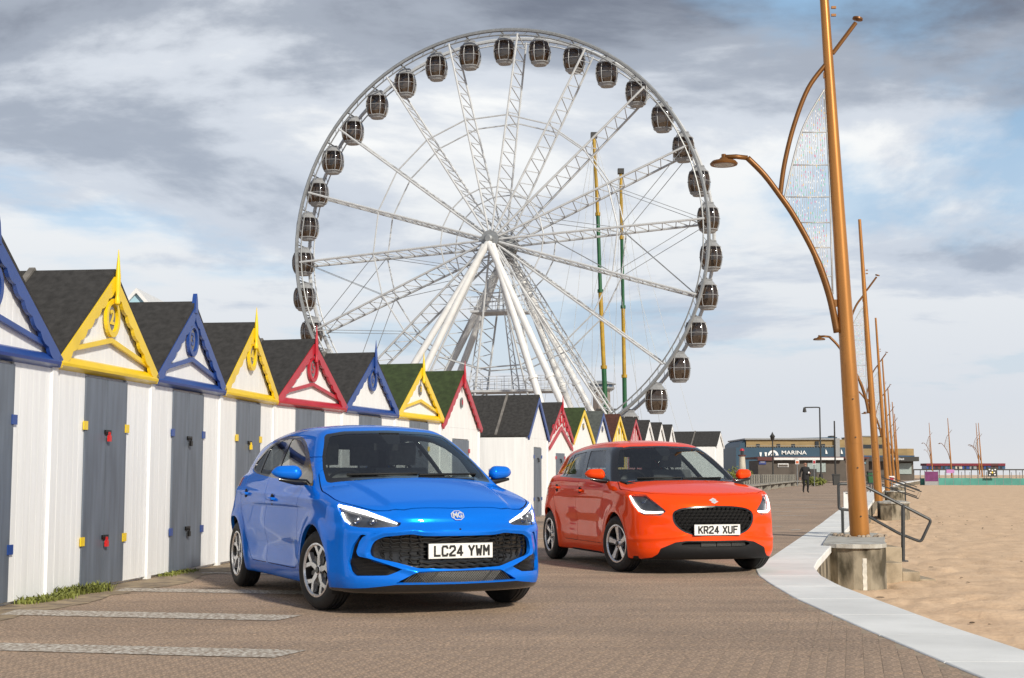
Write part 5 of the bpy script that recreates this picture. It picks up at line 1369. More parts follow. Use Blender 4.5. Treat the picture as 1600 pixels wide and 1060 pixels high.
# ---------------------------------------------------------------- sail lamp posts
M_GOLD = pm('golden brown post paint', (.41, .175, .038), .36, metal=.45, var=.16, scale=5, stretch=(1, 1, .12), coat=.25)
M_GOLDD = pm('dark bronze arm paint', (.20, .085, .02), .42, metal=.4, var=.12, scale=4)
M_SAILF = pm('pale sail frame', (.50, .51, .52), .5, var=.15, scale=6, metal=.3)
M_WIREW = pm('fine light string', (.30, .30, .31), .6, var=.2)
BASE1 = Vector((5.72, 23.35, 0.045)); LY = 23.35
def LP(px, py): return at_depth(px, py, LY)-BASE1
BULB = [pm('clear bulb', (.75, .75, .74), .3, var=.1), pm('pink bulb', (.65, .18, .30), .3, var=.1), pm('green bulb', (.15, .55, .35), .3, var=.1), pm('amber bulb', (.75, .50, .12), .3, var=.1)]
def lamp_meshes():
    out_ = []
    b0, tp = Vector((0, 0, 0)), LP(1277, -165); ax = lambda z: Vector((tp.x*z/tp.z, 0, z))
    m = MB(); H_ = tp.z
    m.path([ax(0), ax(.02), ax(H_*.5), ax(H_*.9), ax(H_)], [.160, .160, .108, .068, .060], 20)
    out_.append(('post', m.mesh('post', M_GOLD, True, 40)))
    m = MB()
    for z, zh in ((.42, .95), (1.52, .62), (2.3, .55)):
        v_ = []; nn = 8
        for q_ in (z, z+zh):
            rr_0 = .160-.052*q_/(H_*.5)+.003
            for k in range(nn+1):
                a = -math.pi/2-.62+1.24*k/nn; v_.append((ax(q_).x+rr_0*math.cos(a), rr_0*math.sin(a), q_))
        m.add(v_, [(k, k+1, nn+2+k, nn+1+k) for k in range(nn)])
    out_.append(('access_panel', m.mesh('access_panel', M_GOLD)))
    m = MB()
    for z in (.33, 1.12, 1.62, 2.25): m.tube((ax(z).x, -.178+.010*z, z), (ax(z).x, -.10, z), .012, n=8)
    out_.append(('panel_bolt', m.mesh('panel_bolt', M_MDK)))
    def curve(pts, n=6):
        P = [Vector(p) for p in pts]; o = []
        for i in range(len(P)-1):
            a, b, c, d = P[max(i-1, 0)], P[i], P[i+1], P[min(i+2, len(P)-1)]
            for k in range(n):
                t = k/n; o.append(.5*((2*b)+(c-a)*t+(2*a-5*b+4*c-d)*t*t+(3*b-a-3*c+d)*t**3))
        o.append(P[-1]); return o
    m = MB(); m.path(curve([LP(1291, 100), LP(1263, 138), LP(1241, 195), LP(1226, 255), LP(1219, 306)]), .040, 8)
    out_.append(('upper_bow', m.mesh('upper_bow', M_GOLDD, True)))
    m = MB(); m.path(curve([LP(1308, 520), LP(1296, 462), LP(1274, 400), LP(1242, 340), LP(1216, 302), LP(1193, 272), LP(1168, 247)]), [.06]*12+[.05]*25, 8)
    m.path([LP(1168, 247), LP(1150, 245), LP(1132, 246)], .042, 8)
    out_.append(('lower_arm', m.mesh('lower_arm', M_GOLDD, True)))
    m = MB(); c = LP(1131, 255); m.lathe([(0, .10), (.06, .09), (.09, .05), (.20, .03), (.235, -.01), (.225, -.035), (0, -.03)], 24, 'z', Matrix.Translation(c)); 
    m.tube(c+Vector((0, 0, .08)), c+Vector((0, 0, .15)), .04, n=8)
    out_.append(('lamp_head', m.mesh('lamp_head', M_GOLDD, True, 35)))
    m = MB(); m.lathe([(0, -.042), (.16, -.042), (.17, -.034)], 20, 'z', Matrix.Translation(c)); out_.append(('lamp_lens', m.mesh('lamp_lens', M_SAILF, True)))
    m = MB(); m.tube(LP(1301, 84), LP(1337, 36), .036, n=8); c2 = LP(1340, 30); m.lathe([(0, .03), (.085, .02), (.09, -.01), (0, -.03)], 16, 'z', Matrix.Translation(c2) @ Matrix.Rotation(.25, 4, 'Y'))
    out_.append(('top_spotlight', m.mesh('top_spotlight', M_GOLDD, True, 35)))
    q = LP(1292, 118); out_.append(('bracket', MB().box(q.x-.06, q.x+.09, -.02, .02, q.z-.05, q.z+.05).mesh('bracket', M_GOLDD))); q = LP(1303, 474); out_.append(('bracket', MB().box(q.x-.06, q.x+.1, -.02, .02, q.z-.06, q.z+.06).mesh('bracket', M_GOLDD)))
    for yy in (12, 24):
        q = LP(1297, yy); out_.append(('peg', MB().box(q.x+.02, q.x+.10, -.02, .02, q.z-.02, q.z+.02).mesh('peg', M_GOLDD)))
    # sail outline
    T_, L_, Bt = LP(1288, 140), LP(1226, 308), LP(1301, 460); R1 = LP(1297, 300)
    left = curve([T_, LP(1252, 207), L_], 10)+curve([L_, LP(1265, 385), Bt], 10)[1:]
    right = [T_, LP(1293, 225), R1, LP(1299, 390), Bt]
    m = MB(); m.path(left, .017, 6); m.path(right, .015, 6)
    zs_r = [p.z for p in right][::-1]; xs_r = [p.x for p in right][::-1]; zs_l = [p.z for p in left][::-1]; xs_l = [p.x for p in left][::-1]
    xr = lambda z: float(np.interp(z, zs_r, xs_r)); xl = lambda z: float(np.interp(z, zs_l, xs_l))
    for py in (207, 258, 308, 348, 387, 432): z = LP(1290, py).z; m.tube((xl(z), 0, z), (xr(z), 0, z), .011, n=5)
    out_.append(('sail_frame', m.mesh('sail_frame', M_SAILF, True)))
    w_ = MB(); bl = [MB() for _ in BULB]
    rnd = random.Random(3)
    x = L_.x+.04
    while x < xr(T_.z)-.0:
        zs = [z for z in np.linspace(T_.z, Bt.z, 220) if xl(z)+.01 < x < xr(z)-.005]
        if len(zs) > 4:
            z0, z1 = max(zs), min(zs); n = max(3, int((z0-z1)/.085)); prev = None
            for k in range(n+1):
                z = z0+(z1-z0)*k/n; p = Vector((x+rnd.uniform(-.010, .010), rnd.uniform(-.008, .008), z))
                if prev: w_.tube(prev, p, .0050, n=3, cap=False)
                prev = p
                if rnd.random() < .6: 
                    q = bl[rnd.choice((0, 0, 0, 1, 2, 3))]; q.tube(p+Vector((0, 0, .016)), p-Vector((0, 0, .016)), .0075, n=4)
        x += .036
    out_.append(('light_string', w_.mesh('light_string', M_WIREW)))
    for k, q in enumerate(bl): out_.append(('string_bulb', q.mesh('string_bulb', BULB[k])))
    return out_
lamp_parts = lamp_meshes()
STUFFY = ('light_string', 'string_bulb', 'panel_bolt', 'access_panel')
def lamp_post(label, loc, rz=0.0, parts=lamp_parts, skip=()):
    t = thing('lamp_post', label, 'lamp post', loc, rz, 'golden sail shaped lamp posts')
    for nm, me in parts:
        if nm in skip: continue
        o = inst(nm, me, t)
        if nm in STUFFY: tag(o, kind='stuff')
    return t
lamp_post('tall golden lamp post with sail of light strings, nearest the camera', BASE1)
rub = MB(); rnd = random.Random(5)
for k in range(46):
    a = rnd.uniform(0, 6.28); d = rnd.uniform(.2, .34); r = rnd.uniform(.02, .045); c = Vector((BASE1.x+d*1.25*math.cos(a), BASE1.y+d*math.sin(a), BASE1.z+r*.4))
    Mx = Matrix.Translation(c) @ Matrix.Rotation(rnd.uniform(0, 3), 4, 'Z') @ Matrix.Diagonal((r*1.3, r, r*.7, 1))
    ico = [Vector((math.cos(q)*c_, math.sin(q)*c_, s_)) for c_, s_ in ((1, -.6), (.9, .3), (.4, .95)) for q in [j*math.pi/3+.4*rnd.random() for j in range(6)]]
    rub.add([Mx @ p for p in ico], [(i*6+j, i*6+(j+1) % 6, (i+1)*6+(j+1) % 6, (i+1)*6+j) for i in range(2) for j in range(6)]+[tuple(range(12, 18))])
tag(rub.build('rubble', pm('mortar rubble', (.33, .27, .21), .95, var=.4, scale=9)), 'ring of loose mortar rubble round the nearest lamp post foot', 'rubble', kind='stuff')
far = [((14.05, 54.3), 'second golden lamp post from the camera along the wall'), ((23.6, 89), 'third golden lamp post from the camera along the wall'), ((32.4, 121), 'fourth golden lamp post from the camera along the wall'),
       ((43.5, 161), 'fifth golden lamp post from the camera along the wall'), ((52.6, 193), 'sixth golden lamp post from the camera along the wall'), ((63.2, 231), 'last golden lamp post of the wall row')]
for k, ((x, y), lab) in enumerate(far): lamp_post(lab, (x, y, .04), 0, skip=() if k < 2 else ('string_bulb', 'panel_bolt'))
for (px, py, Y, lab) in ((1487.5, 747, 259, 'golden lamp post standing alone right of the purple screen on the beach'), (1457, 736, 322, 'distant golden lamp post above the purple screen'), (1455, 733, 470, 'farthest small golden lamp post left of the distant pair'), (1531, 742, 300, 'left lamp post of the close pair on the far beach'), (1535, 746, 285, 'right lamp post of the close pair on the far beach')):
    p = at_depth(px, py, Y); lamp_post(lab, (p.x, Y, p.z), 0, skip=('string_bulb', 'panel_bolt', 'access_panel'))
# ---------------------------------------------------------------- black street lamps
def street_lamp(label, px, py0, py1, Y, kind):
    a, b = at_depth(px, py0, Y), at_depth(px, py1, Y); t = thing('street_lamp', label, 'street lamp', (a.x, Y, 0), 0, 'dark street lamps near the low building'); h_ = b.z
    MB().path([(0, 0, -.2), (0, 0, 1.1), (0, 0, 1.11), (0, 0, h_)], [.20, .20, .09, .07], 10).build('post', M_MDK, t, True, 30)
    if kind == 'arm':
        MB().path([(0, 0, h_), (-.3, 0, h_+.02), (-1.5, 0, h_)], .06, 6).build('arm', M_MDK, t, True)
        MB().lathe([(0, .1), (.12, .1), (.2, -.35), (0, -.4)], 12, 'z', Matrix.Translation((-1.5, 0, h_-.1))).build('lantern', M_MDK, t, True, 40)
    else:
        MB().lathe([(0, 0), (.14, .0), (.26, .42), (.30, .45), (.12, .68), (.05, .85), (0, .95)], 12, 'z', Matrix.Translation((0, 0, h_-.05))).build('lantern', M_MDK, t, True, 40)
    return t
street_lamp('tall black street lamp with a side arm left of the nearest lamp post', 1283, 750, 637, 140, 'arm')
street_lamp('black heritage lantern post in front of the MARINA sign', 1208, 745, 688, 150, 'lantern')
t = thing('telegraph_pole', 'thin dark pole right of the side arm street lamp', 'pole', (at_depth(1305.5, 745, 175).x, 175, 0)); MB().tube((0, 0, -.2), (0, 0, at_depth(1305, 658, 175).z), .12, .09, 8).build('post', M_MDK, t, True)
# ---------------------------------------------------------------- far buildings, benches, person
M_NAVY = pm('navy cladding', (.020, .065, .115), .5, var=.12, scale=.3); M_TAN = pm('tan brick', (.30, .215, .105), .85, var=.15, scale=.5, stretch=(1, 1, 4))
M_DGREY = pm('dark grey brick', (.105, .090, .078), .9, var=.15, scale=.8); M_DRED = pm('maroon fascia', (.10, .03, .03), .7, var=.15); M_WFAS = pm('white fascia panel', (.72, .73, .74), .5, var=.05)
M_WIN = pm('dark window glass', (.02, .025, .03), .12, var=.2, coat=.5); M_PALEG = pm('pale green panel', (.30, .36, .36), .5, var=.15)
M_BCON = pm('weathered bench concrete', (.30, .285, .25), .9, var=.25, scale=2); M_LETT = pm('white sign letters', (.82, .83, .84), .5, var=.03)
def px_box(name, x0, x1, y0, y1, Y, depth, mat, parent=None, org=(0, 0, 0)):
    a, b = at_depth(x0, y1, Y), at_depth(x1, y0, Y); o_ = Vector(org)
    return MB().box(a.x-o_.x, b.x-o_.x, Y-o_.y, Y+depth-o_.y, a.z-o_.z, b.z-o_.z).build(name, mat, parent)
def sign_text(txt, px, py, Y, hpx, mat, parent, org, wpx=None, bold=.012):
    me = text_mesh(txt, 1.0, .02, bold); me.materials.append(mat); ys_ = [v.co.y for v in me.vertices]; xs_ = [v.co.x for v in me.vertices]; s_ = hpx*Y/FOC/(max(ys_)-min(ys_)); sx = wpx*Y/FOC/(max(xs_)-min(xs_)) if wpx else s_
    p = at_depth(px, py, Y)-Vector(org); return inst('lettering', me, parent, (p.x, p.y, p.z), (math.pi/2, 0, 0), (sx, s_, 1))
BY = 262.0; o0 = at_depth(1240, 745, BY); O = (o0.x, BY, 0)
b = thing('marina_building', 'long navy and tan leisure building with white MARINA lettering', 'building', O)
px_box('wall', 1151, 1326, 699.5, 757, BY, 26, M_NAVY, b, O)
# tan upper storey with rounded left end
m = MB(); q = []
for k in range(9):
    a = math.pi/2*k/8; q.append((1172-17*math.cos(a)*1.0, 700-13.5*math.sin(a)))
ptsr = [(x, y) for x, y in q]+[(1308, 683.2), (1308, 700)]
pl = [at_depth(x, y, BY+.6)-Vector(O) for x, y in ptsr]
m.add([(p.x, .6, p.z) for p in pl]+[(p.x, 20, p.z) for p in pl], [tuple(range(len(pl)-1, -1, -1)), tuple(range(len(pl), 2*len(pl)))]+[(k, (k+1) % len(pl), len(pl)+(k+1) % len(pl), len(pl)+k) for k in range(len(pl))])
m.build('end_gable', M_NAVY, b)
px_box('upper_wall', 1166, 1307, 687.5, 699, BY+.3, 20, M_TAN, b, O); px_box('roof_edge', 1164, 1309, 685.0, 687.3, BY-.2, 21, M_TROOF, b, O)
px_box('upper_wall', 1311, 1326, 687, 700, BY+.3, 18, M_TAN, b, O); px_box('stair_drum', 1306, 1312, 685, 730, BY-.4, 6, M_TROOF, b, O)
for x in (1182, 1214, 1237, 1284): 
    w_ = px_box('window', x, x+5.2, 694, 699.3, BY+.15, .3, M_WIN, b, O)
px_box('window', 1274, 1279.5, 690, 699.3, BY+.10, .3, M_WIN, b, O); px_box('roof_tank', 1299, 1304, 681, 685.2, BY+4, 3, M_MDK, b, O)
m = MB()
for k in range(34):
    x = at_depth(1166+4.1*k, 697, BY-.1).x-O[0]; m.tube((x, -.1, at_depth(1200, 700, BY).z), (x, -.1, at_depth(1200, 696.6, BY).z), .03, n=4)
z = at_depth(1200, 696.8, BY).z; m.tube((at_depth(1166, 697, BY).x-O[0], -.1, z), (at_depth(1304, 697, BY).x-O[0], -.1, z), .04, n=4); m.build('roof_railing', M_TROOF, b)
sign_text('MARINA', 1240.5, 707.8, BY-.15, 5.9, M_LETT, b, O, 39)
c = at_depth(1208, 712, BY-.15)-Vector(O); r = 8.2*BY/FOC
m = MB(); n = 24
arc = [(r*math.cos(math.pi*k/n), r*math.sin(math.pi*k/n)*.98) for k in range(n+1)]
m.prism(arc, -.05, .05, lambda a, bb, d: Vector((c.x+a, c.y+d, c.z+bb))); em = m.build('emblem', M_LETT, b)
m = MB(); m.prism([(-r*.75, .02), (-r*.05, r*.80), (.04*r, r*.72), (-r*.45, .02)], -.08, -.055, lambda a, bb, d: Vector((c.x+a, c.y+d, c.z+bb))); m.prism([(.12*r, .02), (.12*r, r*.7), (.55*r, .25*r), (.4*r, .02)], -.08, -.055, lambda a, bb, d: Vector((c.x+a, c.y+d, c.z+bb))); m.build('emblem_gap', M_NAVY, em)
for x in (1188.5, 1196.5):
    p = at_depth(x, 710, BY-.15)-Vector(O); MB().prism([(-.22, .35), (.22, .35), (.12, -.38), (-.12, -.38)], -.03, .03, lambda a, bb, d: Vector((p.x+a, p.y+d, p.z+bb))).build('emblem_sail', M_LETT, b)
for x in (1291, 1315):
    p = at_depth(x, 706, BY-.15)-Vector(O); MB().prism([(-.12, .5), (.1, .1), (.25, -.4), (-.15, -.4)], -.03, .03, lambda a, bb, d: Vector((p.x+a, p.y+d, p.z+bb))).build('emblem_sail', M_LETT, b)
# second wing behind the lamp posts
b2 = thing('cafe_building', 'tan flat roofed cafe with a long black canopy behind the far lamp posts', 'building', O)
px_box('upper_wall', 1343, 1379, 682, 706, BY+2, 14, M_TAN, b2, O); px_box('roof_edge', 1342.5, 1379.5, 681, 682.4, BY+1.8, 14.5, M_TROOF, b2, O)
m = MB(); a_, e_ = at_depth(1326, 712, BY+4), at_depth(1428, 712, BY+4); zb, zt_ = at_depth(1400, 714, BY).z, at_depth(1400, 701, BY).z
pl = [(a_.x-O[0], 1.5), (e_.x-O[0]-2, 1.5), (e_.x-O[0]-.6, 2.2), (e_.x-O[0], 4), (e_.x-O[0], 12), (a_.x-O[0], 12)]
m.prism(pl, zb, zt_, lambda a, bb, d: Vector((a, bb, d))).build('curved_wall', M_TAN, b2)
px_box('canopy', 1330, 1436, 714, 721, BY-1.0, 14, M_MDK, b2, O); px_box('ground_wall', 1326, 1427, 721, 757, BY+1.5, 9, M_DGREY, b2, O); px_box('window_band', 1345, 1380, 695, 702, BY+1.9, .2, M_WIN, b2, O)
px_box('window', 1402, 1424, 724, 741, BY+1.3, .3, M_PALEG, b2, O); px_box('glazing_rail', 1326, 1429, 712, 714, BY+.8, .3, M_TGL, b2, O)
sign_text('The Shed', 1404, 717.6, BY-1.1, 3.2, M_LETT, b2, O)
# low toilet block in front
TYY = 182.0; o1 = at_depth(1250, 750, TYY); O1 = (o1.x, TYY, 0)
b3 = thing('toilet_block', 'low dark brick toilet block with white fascia below the MARINA sign', 'building', O1)
px_box('wall', 1209, 1320, 718, 752, TYY, 9, M_DGREY, b3, O1); px_box('wall', 1185, 1209, 720, 752, TYY-.6, 7, M_DGREY, b3, O1); px_box('roof', 1183, 1358, 714, 717, TYY-.4, 10, M_DRED, b3, O1)
px_box('fascia', 1209.5, 1318, 715.4, 719.0, TYY-.75, .3, M_WFAS, b3, O1); px_box('fascia', 1184, 1209, 714.6, 720.0, TYY-.9, .3, M_DRED, b3, O1)
px_box('wall', 1320, 1357, 717, 752, TYY+.5, 8, M_DGREY, b3, O1)
w_ = px_box('window', 1215.5, 1232, 724.5, 730, TYY-.12, .3, M_WFAS, b3, O1); px_box('louvre', 1217, 1231, 726, 729, TYY-.2, .1, M_DGREY, w_, O1)
px_box('window', 1262, 1290, 723.5, 738, TYY-.10, .2, M_PALEG, b3, O1); px_box('door', 1266, 1276, 733, 752, TYY-.2, .2, M_MDK, b3, O1)
s_ = px_box('wall_sign', 1186, 1197, 721, 726, TYY-.72, .1, pm('blue sign board', (.03, .05, .20), .5, var=.05), b3, O1)
sign_text('TOILETS', 1191.5, 722.4, TYY-.74, 1.2, M_LETT, s_, O1, 7)
s_ = px_box('wall_sign', 1343, 1353, 722, 725.5, TYY+.4, .08, pm('teal sign board', (.03, .16, .22), .5, var=.05), b3, O1); sign_text('TOILETS', 1348, 723.8, TYY+.36, 1.6, M_LETT, s_, O1, 8)
# little model lighthouse
LYY = 150.0; lp = at_depth(1160, 745, LYY); t = thing('model_lighthouse', 'small cream model lighthouse with a red cap left of the navy building', 'lighthouse', (lp.x, LYY, 0)); zl = lambda y: at_depth(1160, y, LYY).z
M_CREAM = pm('cream lighthouse paint', (.55, .50, .42), .6, var=.12)
MB().lathe([(.42, -.2), (.40, zl(738)), (.30, zl(713)), (0, zl(713))], 14).build('tower', M_CREAM, t, True, 40); MB().lathe([(0, zl(713)), (.42, zl(713)), (.42, zl(711)), (0, zl(711))], 14).build('gallery', M_DRED, t, True, 40)
MB().lathe([(.22, zl(711)), (.22, zl(704.5)), (0, zl(704))], 10).build('lantern_room', M_WIN, t, True, 40); MB().lathe([(.27, zl(704.6)), (.2, zl(702)), (0, zl(700.5))], 12).build('cap', M_RED, t, True, 40)
# town roofs glimpsed behind
rnd = random.Random(11)
for k, (x0, x1, y0) in enumerate(((1133, 1139, 718), (1138, 1144, 712), (1143, 1149, 716), (1148, 1153, 708))):
    p = at_depth(x0, 745, 330+12*k); q_ = at_depth(x1, y0, 330+12*k); O2 = (p.x, 330+12*k, 0); wd = q_.x-p.x
    t = thing('house', ['leftmost small grey far house beside the lone hut', 'second small far house beside the lone hut', 'third small far house beside the lone hut', 'small far house touching the navy building'][k], 'house', O2, 0, 'far town houses')
    MB().box(0, wd, 0, 8, -.1, q_.z).build('wall', M_BCON if k % 2 else M_CREAM, t); MB().prism([(-.1, q_.z), (wd+.1, q_.z), (wd/2, q_.z+wd*.55)], -.2, 8.2, lambda a, bb, d: Vector((a, d, bb))).build('roof', M_FELT, t)
    for j in range(2): MB().box(wd*(.15+.45*j), wd*(.4+.45*j), -.06, -.01, q_.z*.55, q_.z*.8).build('window', M_WIN, t)
# shrubs by the lighthouse
def bush(label, px, py, Y, rx, rz):
    p = at_depth(px, py, Y); m = MB(); t = thing('shrub', label, 'shrub', (p.x, Y, 0), 0, 'shrubs behind the benches'); rnd = random.Random(int(px))
    for k in range(420):
        a, u = rnd.uniform(0, 6.28), rnd.uniform(-1, 1); rr3 = rnd.random()**.4; c = Vector((rx*rr3*math.cos(a)*math.sqrt(1-u*u), rx*.7*rr3*math.sin(a)*math.sqrt(1-u*u), rz*(1+rr3*u*(1+.3*math.sin(3*a)))*.9))
        e1 = Vector((rnd.gauss(0, 1), rnd.gauss(0, 1), rnd.gauss(0, 1))).normalized()*.13; e2 = e1.orthogonal().normalized()*.07; m.add([c-e1, c+e2, c+e1, c-e2], [(0, 1, 2, 3)])
    m.build('foliage', M_WEED, t); MB().tube((0, 0, -.1), (0, 0, rz), .06, .03, 6).build('stem', M_BATT, t)
bush('dark green shrub left of the model lighthouse', 1149, 745, 148, 1.0, 1.0); bush('reddish green shrub right of the model lighthouse', 1168, 745, 148, .8, .8); bush('low green shrub right of the walking man', 1272, 745, 130, 1.2, .45)
# ---------------------------------------------------------------- concrete promenade benches
M_BWOOD = pm('dark bench board', (.10, .095, .085), .85, var=.3, scale=3)
def bench(label, pa, pb):
    d = pb-pa; L_ = d.length; rz = math.atan2(d.y, d.x); mid = (pa+pb)/2
    t = thing('concrete_bench', label, 'bench', (mid.x, mid.y, 0), rz, 'concrete benches along the promenade')
    for sx in (-.36, .36): MB().prism([(-.30, 0), (.30, 0), (.26, .36), (-.26, .36)], -.16+sx*L_, .16+sx*L_, lambda a, bb, dd: Vector((dd, a, bb))).build('bench_support', M_BCON, t)
    MB().box(-L_/2+.02, L_/2-.02, -.36, .30, .37, .46).build('seat_slab', M_BCON, t)
    for k in range(5):
        x = -L_/2+.05+(L_-.1)*k/4; MB().box(x-.05, x+.05, .24, .42, .0, 1.06).build('back_post', M_BCON, t)
    for k in range(3): MB().box(-L_/2+.03, L_/2-.03, .30, .318, .50+.19*k, .645+.19*k).build('back_board', M_BWOOD, t)
chain = [on_ground(*p) for p in ((1166, 771), (1182, 768), (1196, 765.6), (1208, 763.8), (1219, 762.2), (1229, 760.8), (1238, 759.6), (1247, 758.5))]
names = ['nearest', 'second', 'third', 'fourth', 'fifth', 'sixth', 'seventh']
for k, (a, c) in enumerate(zip(chain, chain[1:])): bench(f'{names[k]} concrete bench behind the orange car, counted from the camera', a, c)
chain = [on_ground(*p) for p in ((1278, 754.6), (1288, 753.4), (1299, 752.2), (1312, 751.2))]
for k, (a, c) in enumerate(zip(chain, chain[1:])): bench(['far concrete bench just right of the walking man', 'middle far concrete bench right of the walking man', 'far concrete bench closest to the nearest lamp post'][k], a, c)
# small signs and bins
def sign(label, px, py0, py1, Y, wpx, hpx, mat, mat2):
    a, b = at_depth(px, py0, Y), at_depth(px, py1, Y); t = thing('post_sign', label, 'sign', (a.x, Y, 0)); k = Y/FOC
    MB().tube((0, 0, -.1), (0, 0, b.z), .04, n=6).build('post', M_STEELD, t); p = MB().box(-wpx*k/2, wpx*k/2, -.08, -.045, b.z-hpx*k, b.z).build('sign_plate', mat, t); MB().box(-wpx*k*.36, wpx*k*.36, -.10, -.081, b.z-hpx*k*.82, b.z-hpx*k*.25).build('sign_symbol', mat2, p)
sign('orange and white information sign left of the walking man', 1246, 752, 719, 128, 6, 6.5, M_WFAS, pm('orange sign print', (.55, .12, .03), .5, var=.1)); sign('small white prohibition sign right of the walking man', 1272.5, 752, 718, 128, 4.5, 8, M_WFAS, M_RED); sign('white notice on the wall near the third lamp post', 1393, 757, 744, 120, 9, 8, M_WFAS, M_RED)
def bin_(label, px, py, Y, s_, mat):
    p = at_depth(px, py, Y); t = thing('litter_bin', label, 'litter bin', (p.x, Y, 0), 0, 'litter bins by the low building'); MB().prism([(-.28*s_, 0), (.28*s_, 0), (.33*s_, 1.0*s_), (-.33*s_, 1.0*s_)], -.3*s_, .3*s_, lambda a, bb, d: Vector((a, d, bb))).build('bin_body', mat, t); MB().prism([(-.38*s_, 1.0*s_), (.38*s_, 1.0*s_), (.3*s_, 1.12*s_), (-.3*s_, 1.12*s_)], -.36*s_, .34*s_, lambda a, bb, d: Vector((a, d, bb))).build('bin_lid', M_MDK, t)
bin_('black litter bin by the far benches', 1306.5, 752, 142, 1.0, M_MDK); bin_('green litter bin at the toilet block corner', 1361, 752, 178, 1.3, M_MGRN)
# ---------------------------------------------------------------- walking man
M_COAT = pm('black coat cloth', (.010, .010, .012), .8, var=.3, scale=8); M_SKINP = pm('skin', (.42, .22, .15), .5, var=.1); M_SHOE = pm('black shoe', (.008, .008, .008), .4, var=.2)
def person(label, loc, rz):
    t = thing('person', label, 'person', loc, rz)
    V = {'pelvis': (0, 0, .95, .165, .13), 'waist': (0, -.01, 1.12, .165, .125), 'chest': (0, -.02, 1.34, .205, .14), 'neckb': (0, -.01, 1.49, .10, .09), 'neck': (0, -.01, 1.54, .062, .062), 'head': (0, -.02, 1.66, .082, .095), 'crown': (0, -.015, 1.735, .07, .08),
         'hipL': (.10, 0, .90, .115, .115), 'kneeL': (.11, -.12, .50, .075, .075), 'ankL': (.11, -.02, .10, .05, .05), 'toeL': (.12, -.20, .045, .045, .035),
         'hipR': (-.10, 0, .90, .115, .115), 'kneeR': (-.10, -.02, .50, .075, .075), 'ankR': (-.10, .14, .12, .05, .05), 'toeR': (-.11, -.02, .045, .045, .035),
         'shL': (.20, -.01, 1.43, .078, .078), 'elL': (.27, .02, 1.14, .058, .058), 'wrL': (.20, -.20, 1.12, .04, .04), 'haL': (.14, -.26, 1.15, .042, .03),
         'shR': (-.20, -.01, 1.43, .078, .078), 'elR': (-.30, .05, 1.15, .058, .058), 'wrR': (-.35, -.06, .92, .04, .04), 'haR': (-.36, -.09, .82, .042, .03)}
    E_ = [('pelvis', 'waist'), ('waist', 'chest'), ('chest', 'neckb'), ('neckb', 'neck'), ('neck', 'head'), ('head', 'crown'), ('pelvis', 'hipL'), ('hipL', 'kneeL'), ('kneeL', 'ankL'), ('ankL', 'toeL'), ('pelvis', 'hipR'), ('hipR', 'kneeR'), ('kneeR', 'ankR'), ('ankR', 'toeR'),
          ('chest', 'shL'), ('shL', 'elL'), ('elL', 'wrL'), ('wrL', 'haL'), ('chest', 'shR'), ('shR', 'elR'), ('elR', 'wrR'), ('wrR', 'haR')]
    ks = list(V); me = bpy.data.meshes.new('body'); me.from_pydata([V[k][:3] for k in ks], [(ks.index(a), ks.index(b)) for a, b in E_], [])
    o = bpy.data.objects.new('body', me); C.objects.link(o)
    sm = o.modifiers.new('s', 'SKIN'); sm.use_smooth_shade = True
    for i, k in enumerate(ks): me.skin_vertices[0].data[i].radius = V[k][3:]
    me.skin_vertices[0].data[0].use_root = True
    o.modifiers.new('u', 'SUBSURF').levels = 1
    dg = bpy.context.evaluated_depsgraph_get(); m2 = bpy.data.meshes.new_from_object(o.evaluated_get(dg)); bpy.data.objects.remove(o)
    for mt in (M_COAT, M_SKINP, M_SHOE): m2.materials.append(mt)
    for p in m2.polygons:
        c = p.center; p.material_index = 1 if (c.z > 1.53 or (c.z < 1.18 and c.y < -.215 and .05 < c.x < .25) or (c.x < -.3 and c.z < .89)) else 2 if c.z < .11 else 0; p.use_smooth = True
    bo = bpy.data.objects.new('body', m2); C.objects.link(bo); bo.parent = t
    for s_ in (-1, 1):
        MB().lathe([(0, -.012), (.012, -.006), (.012, .006), (0, .012)], 8, 'z', Matrix.Translation((s_*.034, -.108, 1.672))).build('eye', M_SHOE, t, True)
        MB().lathe([(0, -.035), (.016, -.02), (.018, .015), (0, .03)], 8, 'z', Matrix.Translation((s_*.088, -.015, 1.665))).build('ear', M_SKINP, t, True)
    MB().prism([(0, 1.69), (-.028, 1.635), (0, 1.63)], -.012, .012, lambda a, bb, d: Vector((d, -.108+a, bb))).build('nose', M_SKINP, t); MB().box(-.025, .025, -.112, -.10, 1.603, 1.612).build('mouth', M_DRED, t)
    # coat skirt and fingers
    MB().lathe([(.185, 1.12), (.20, .95), (.215, .76), (.205, .76), (.18, 1.1)], 18, 'z', Matrix.Diagonal((1, .78, 1, 1)), closed=True).build('coat_hem', M_COAT, t, True)
    for (hx, hy, hz, dz) in ((.14, -.27, 1.15, .02), (-.36, -.10, .80, -.07)):
        for k in range(4): MB().path([(hx-.03+.02*k, hy, hz), (hx-.03+.02*k, hy-.025, hz+dz*.6), (hx-.03+.02*k, hy-.02, hz+dz)], [.010, .009, .007], 5).build('finger', M_SKINP, t, True)
        MB().path([(hx+.035, hy+.01, hz+.01), (hx+.055, hy-.015, hz+.0)], [.011, .008], 5).build('thumb', M_SKINP, t, True)
    return t
mp_ = on_ground(1259, 770.5); person('man in a black coat and trousers walking towards the camera', (mp_.x, mp_.y, 0), .12)
o = MB().box(.10, .17, -.32, -.30, 1.13, 1.22).build('phone', M_LETT); o.location = (mp_.x, mp_.y, 0); tag(o, 'small pale phone held in the walking man’s hand', 'phone')
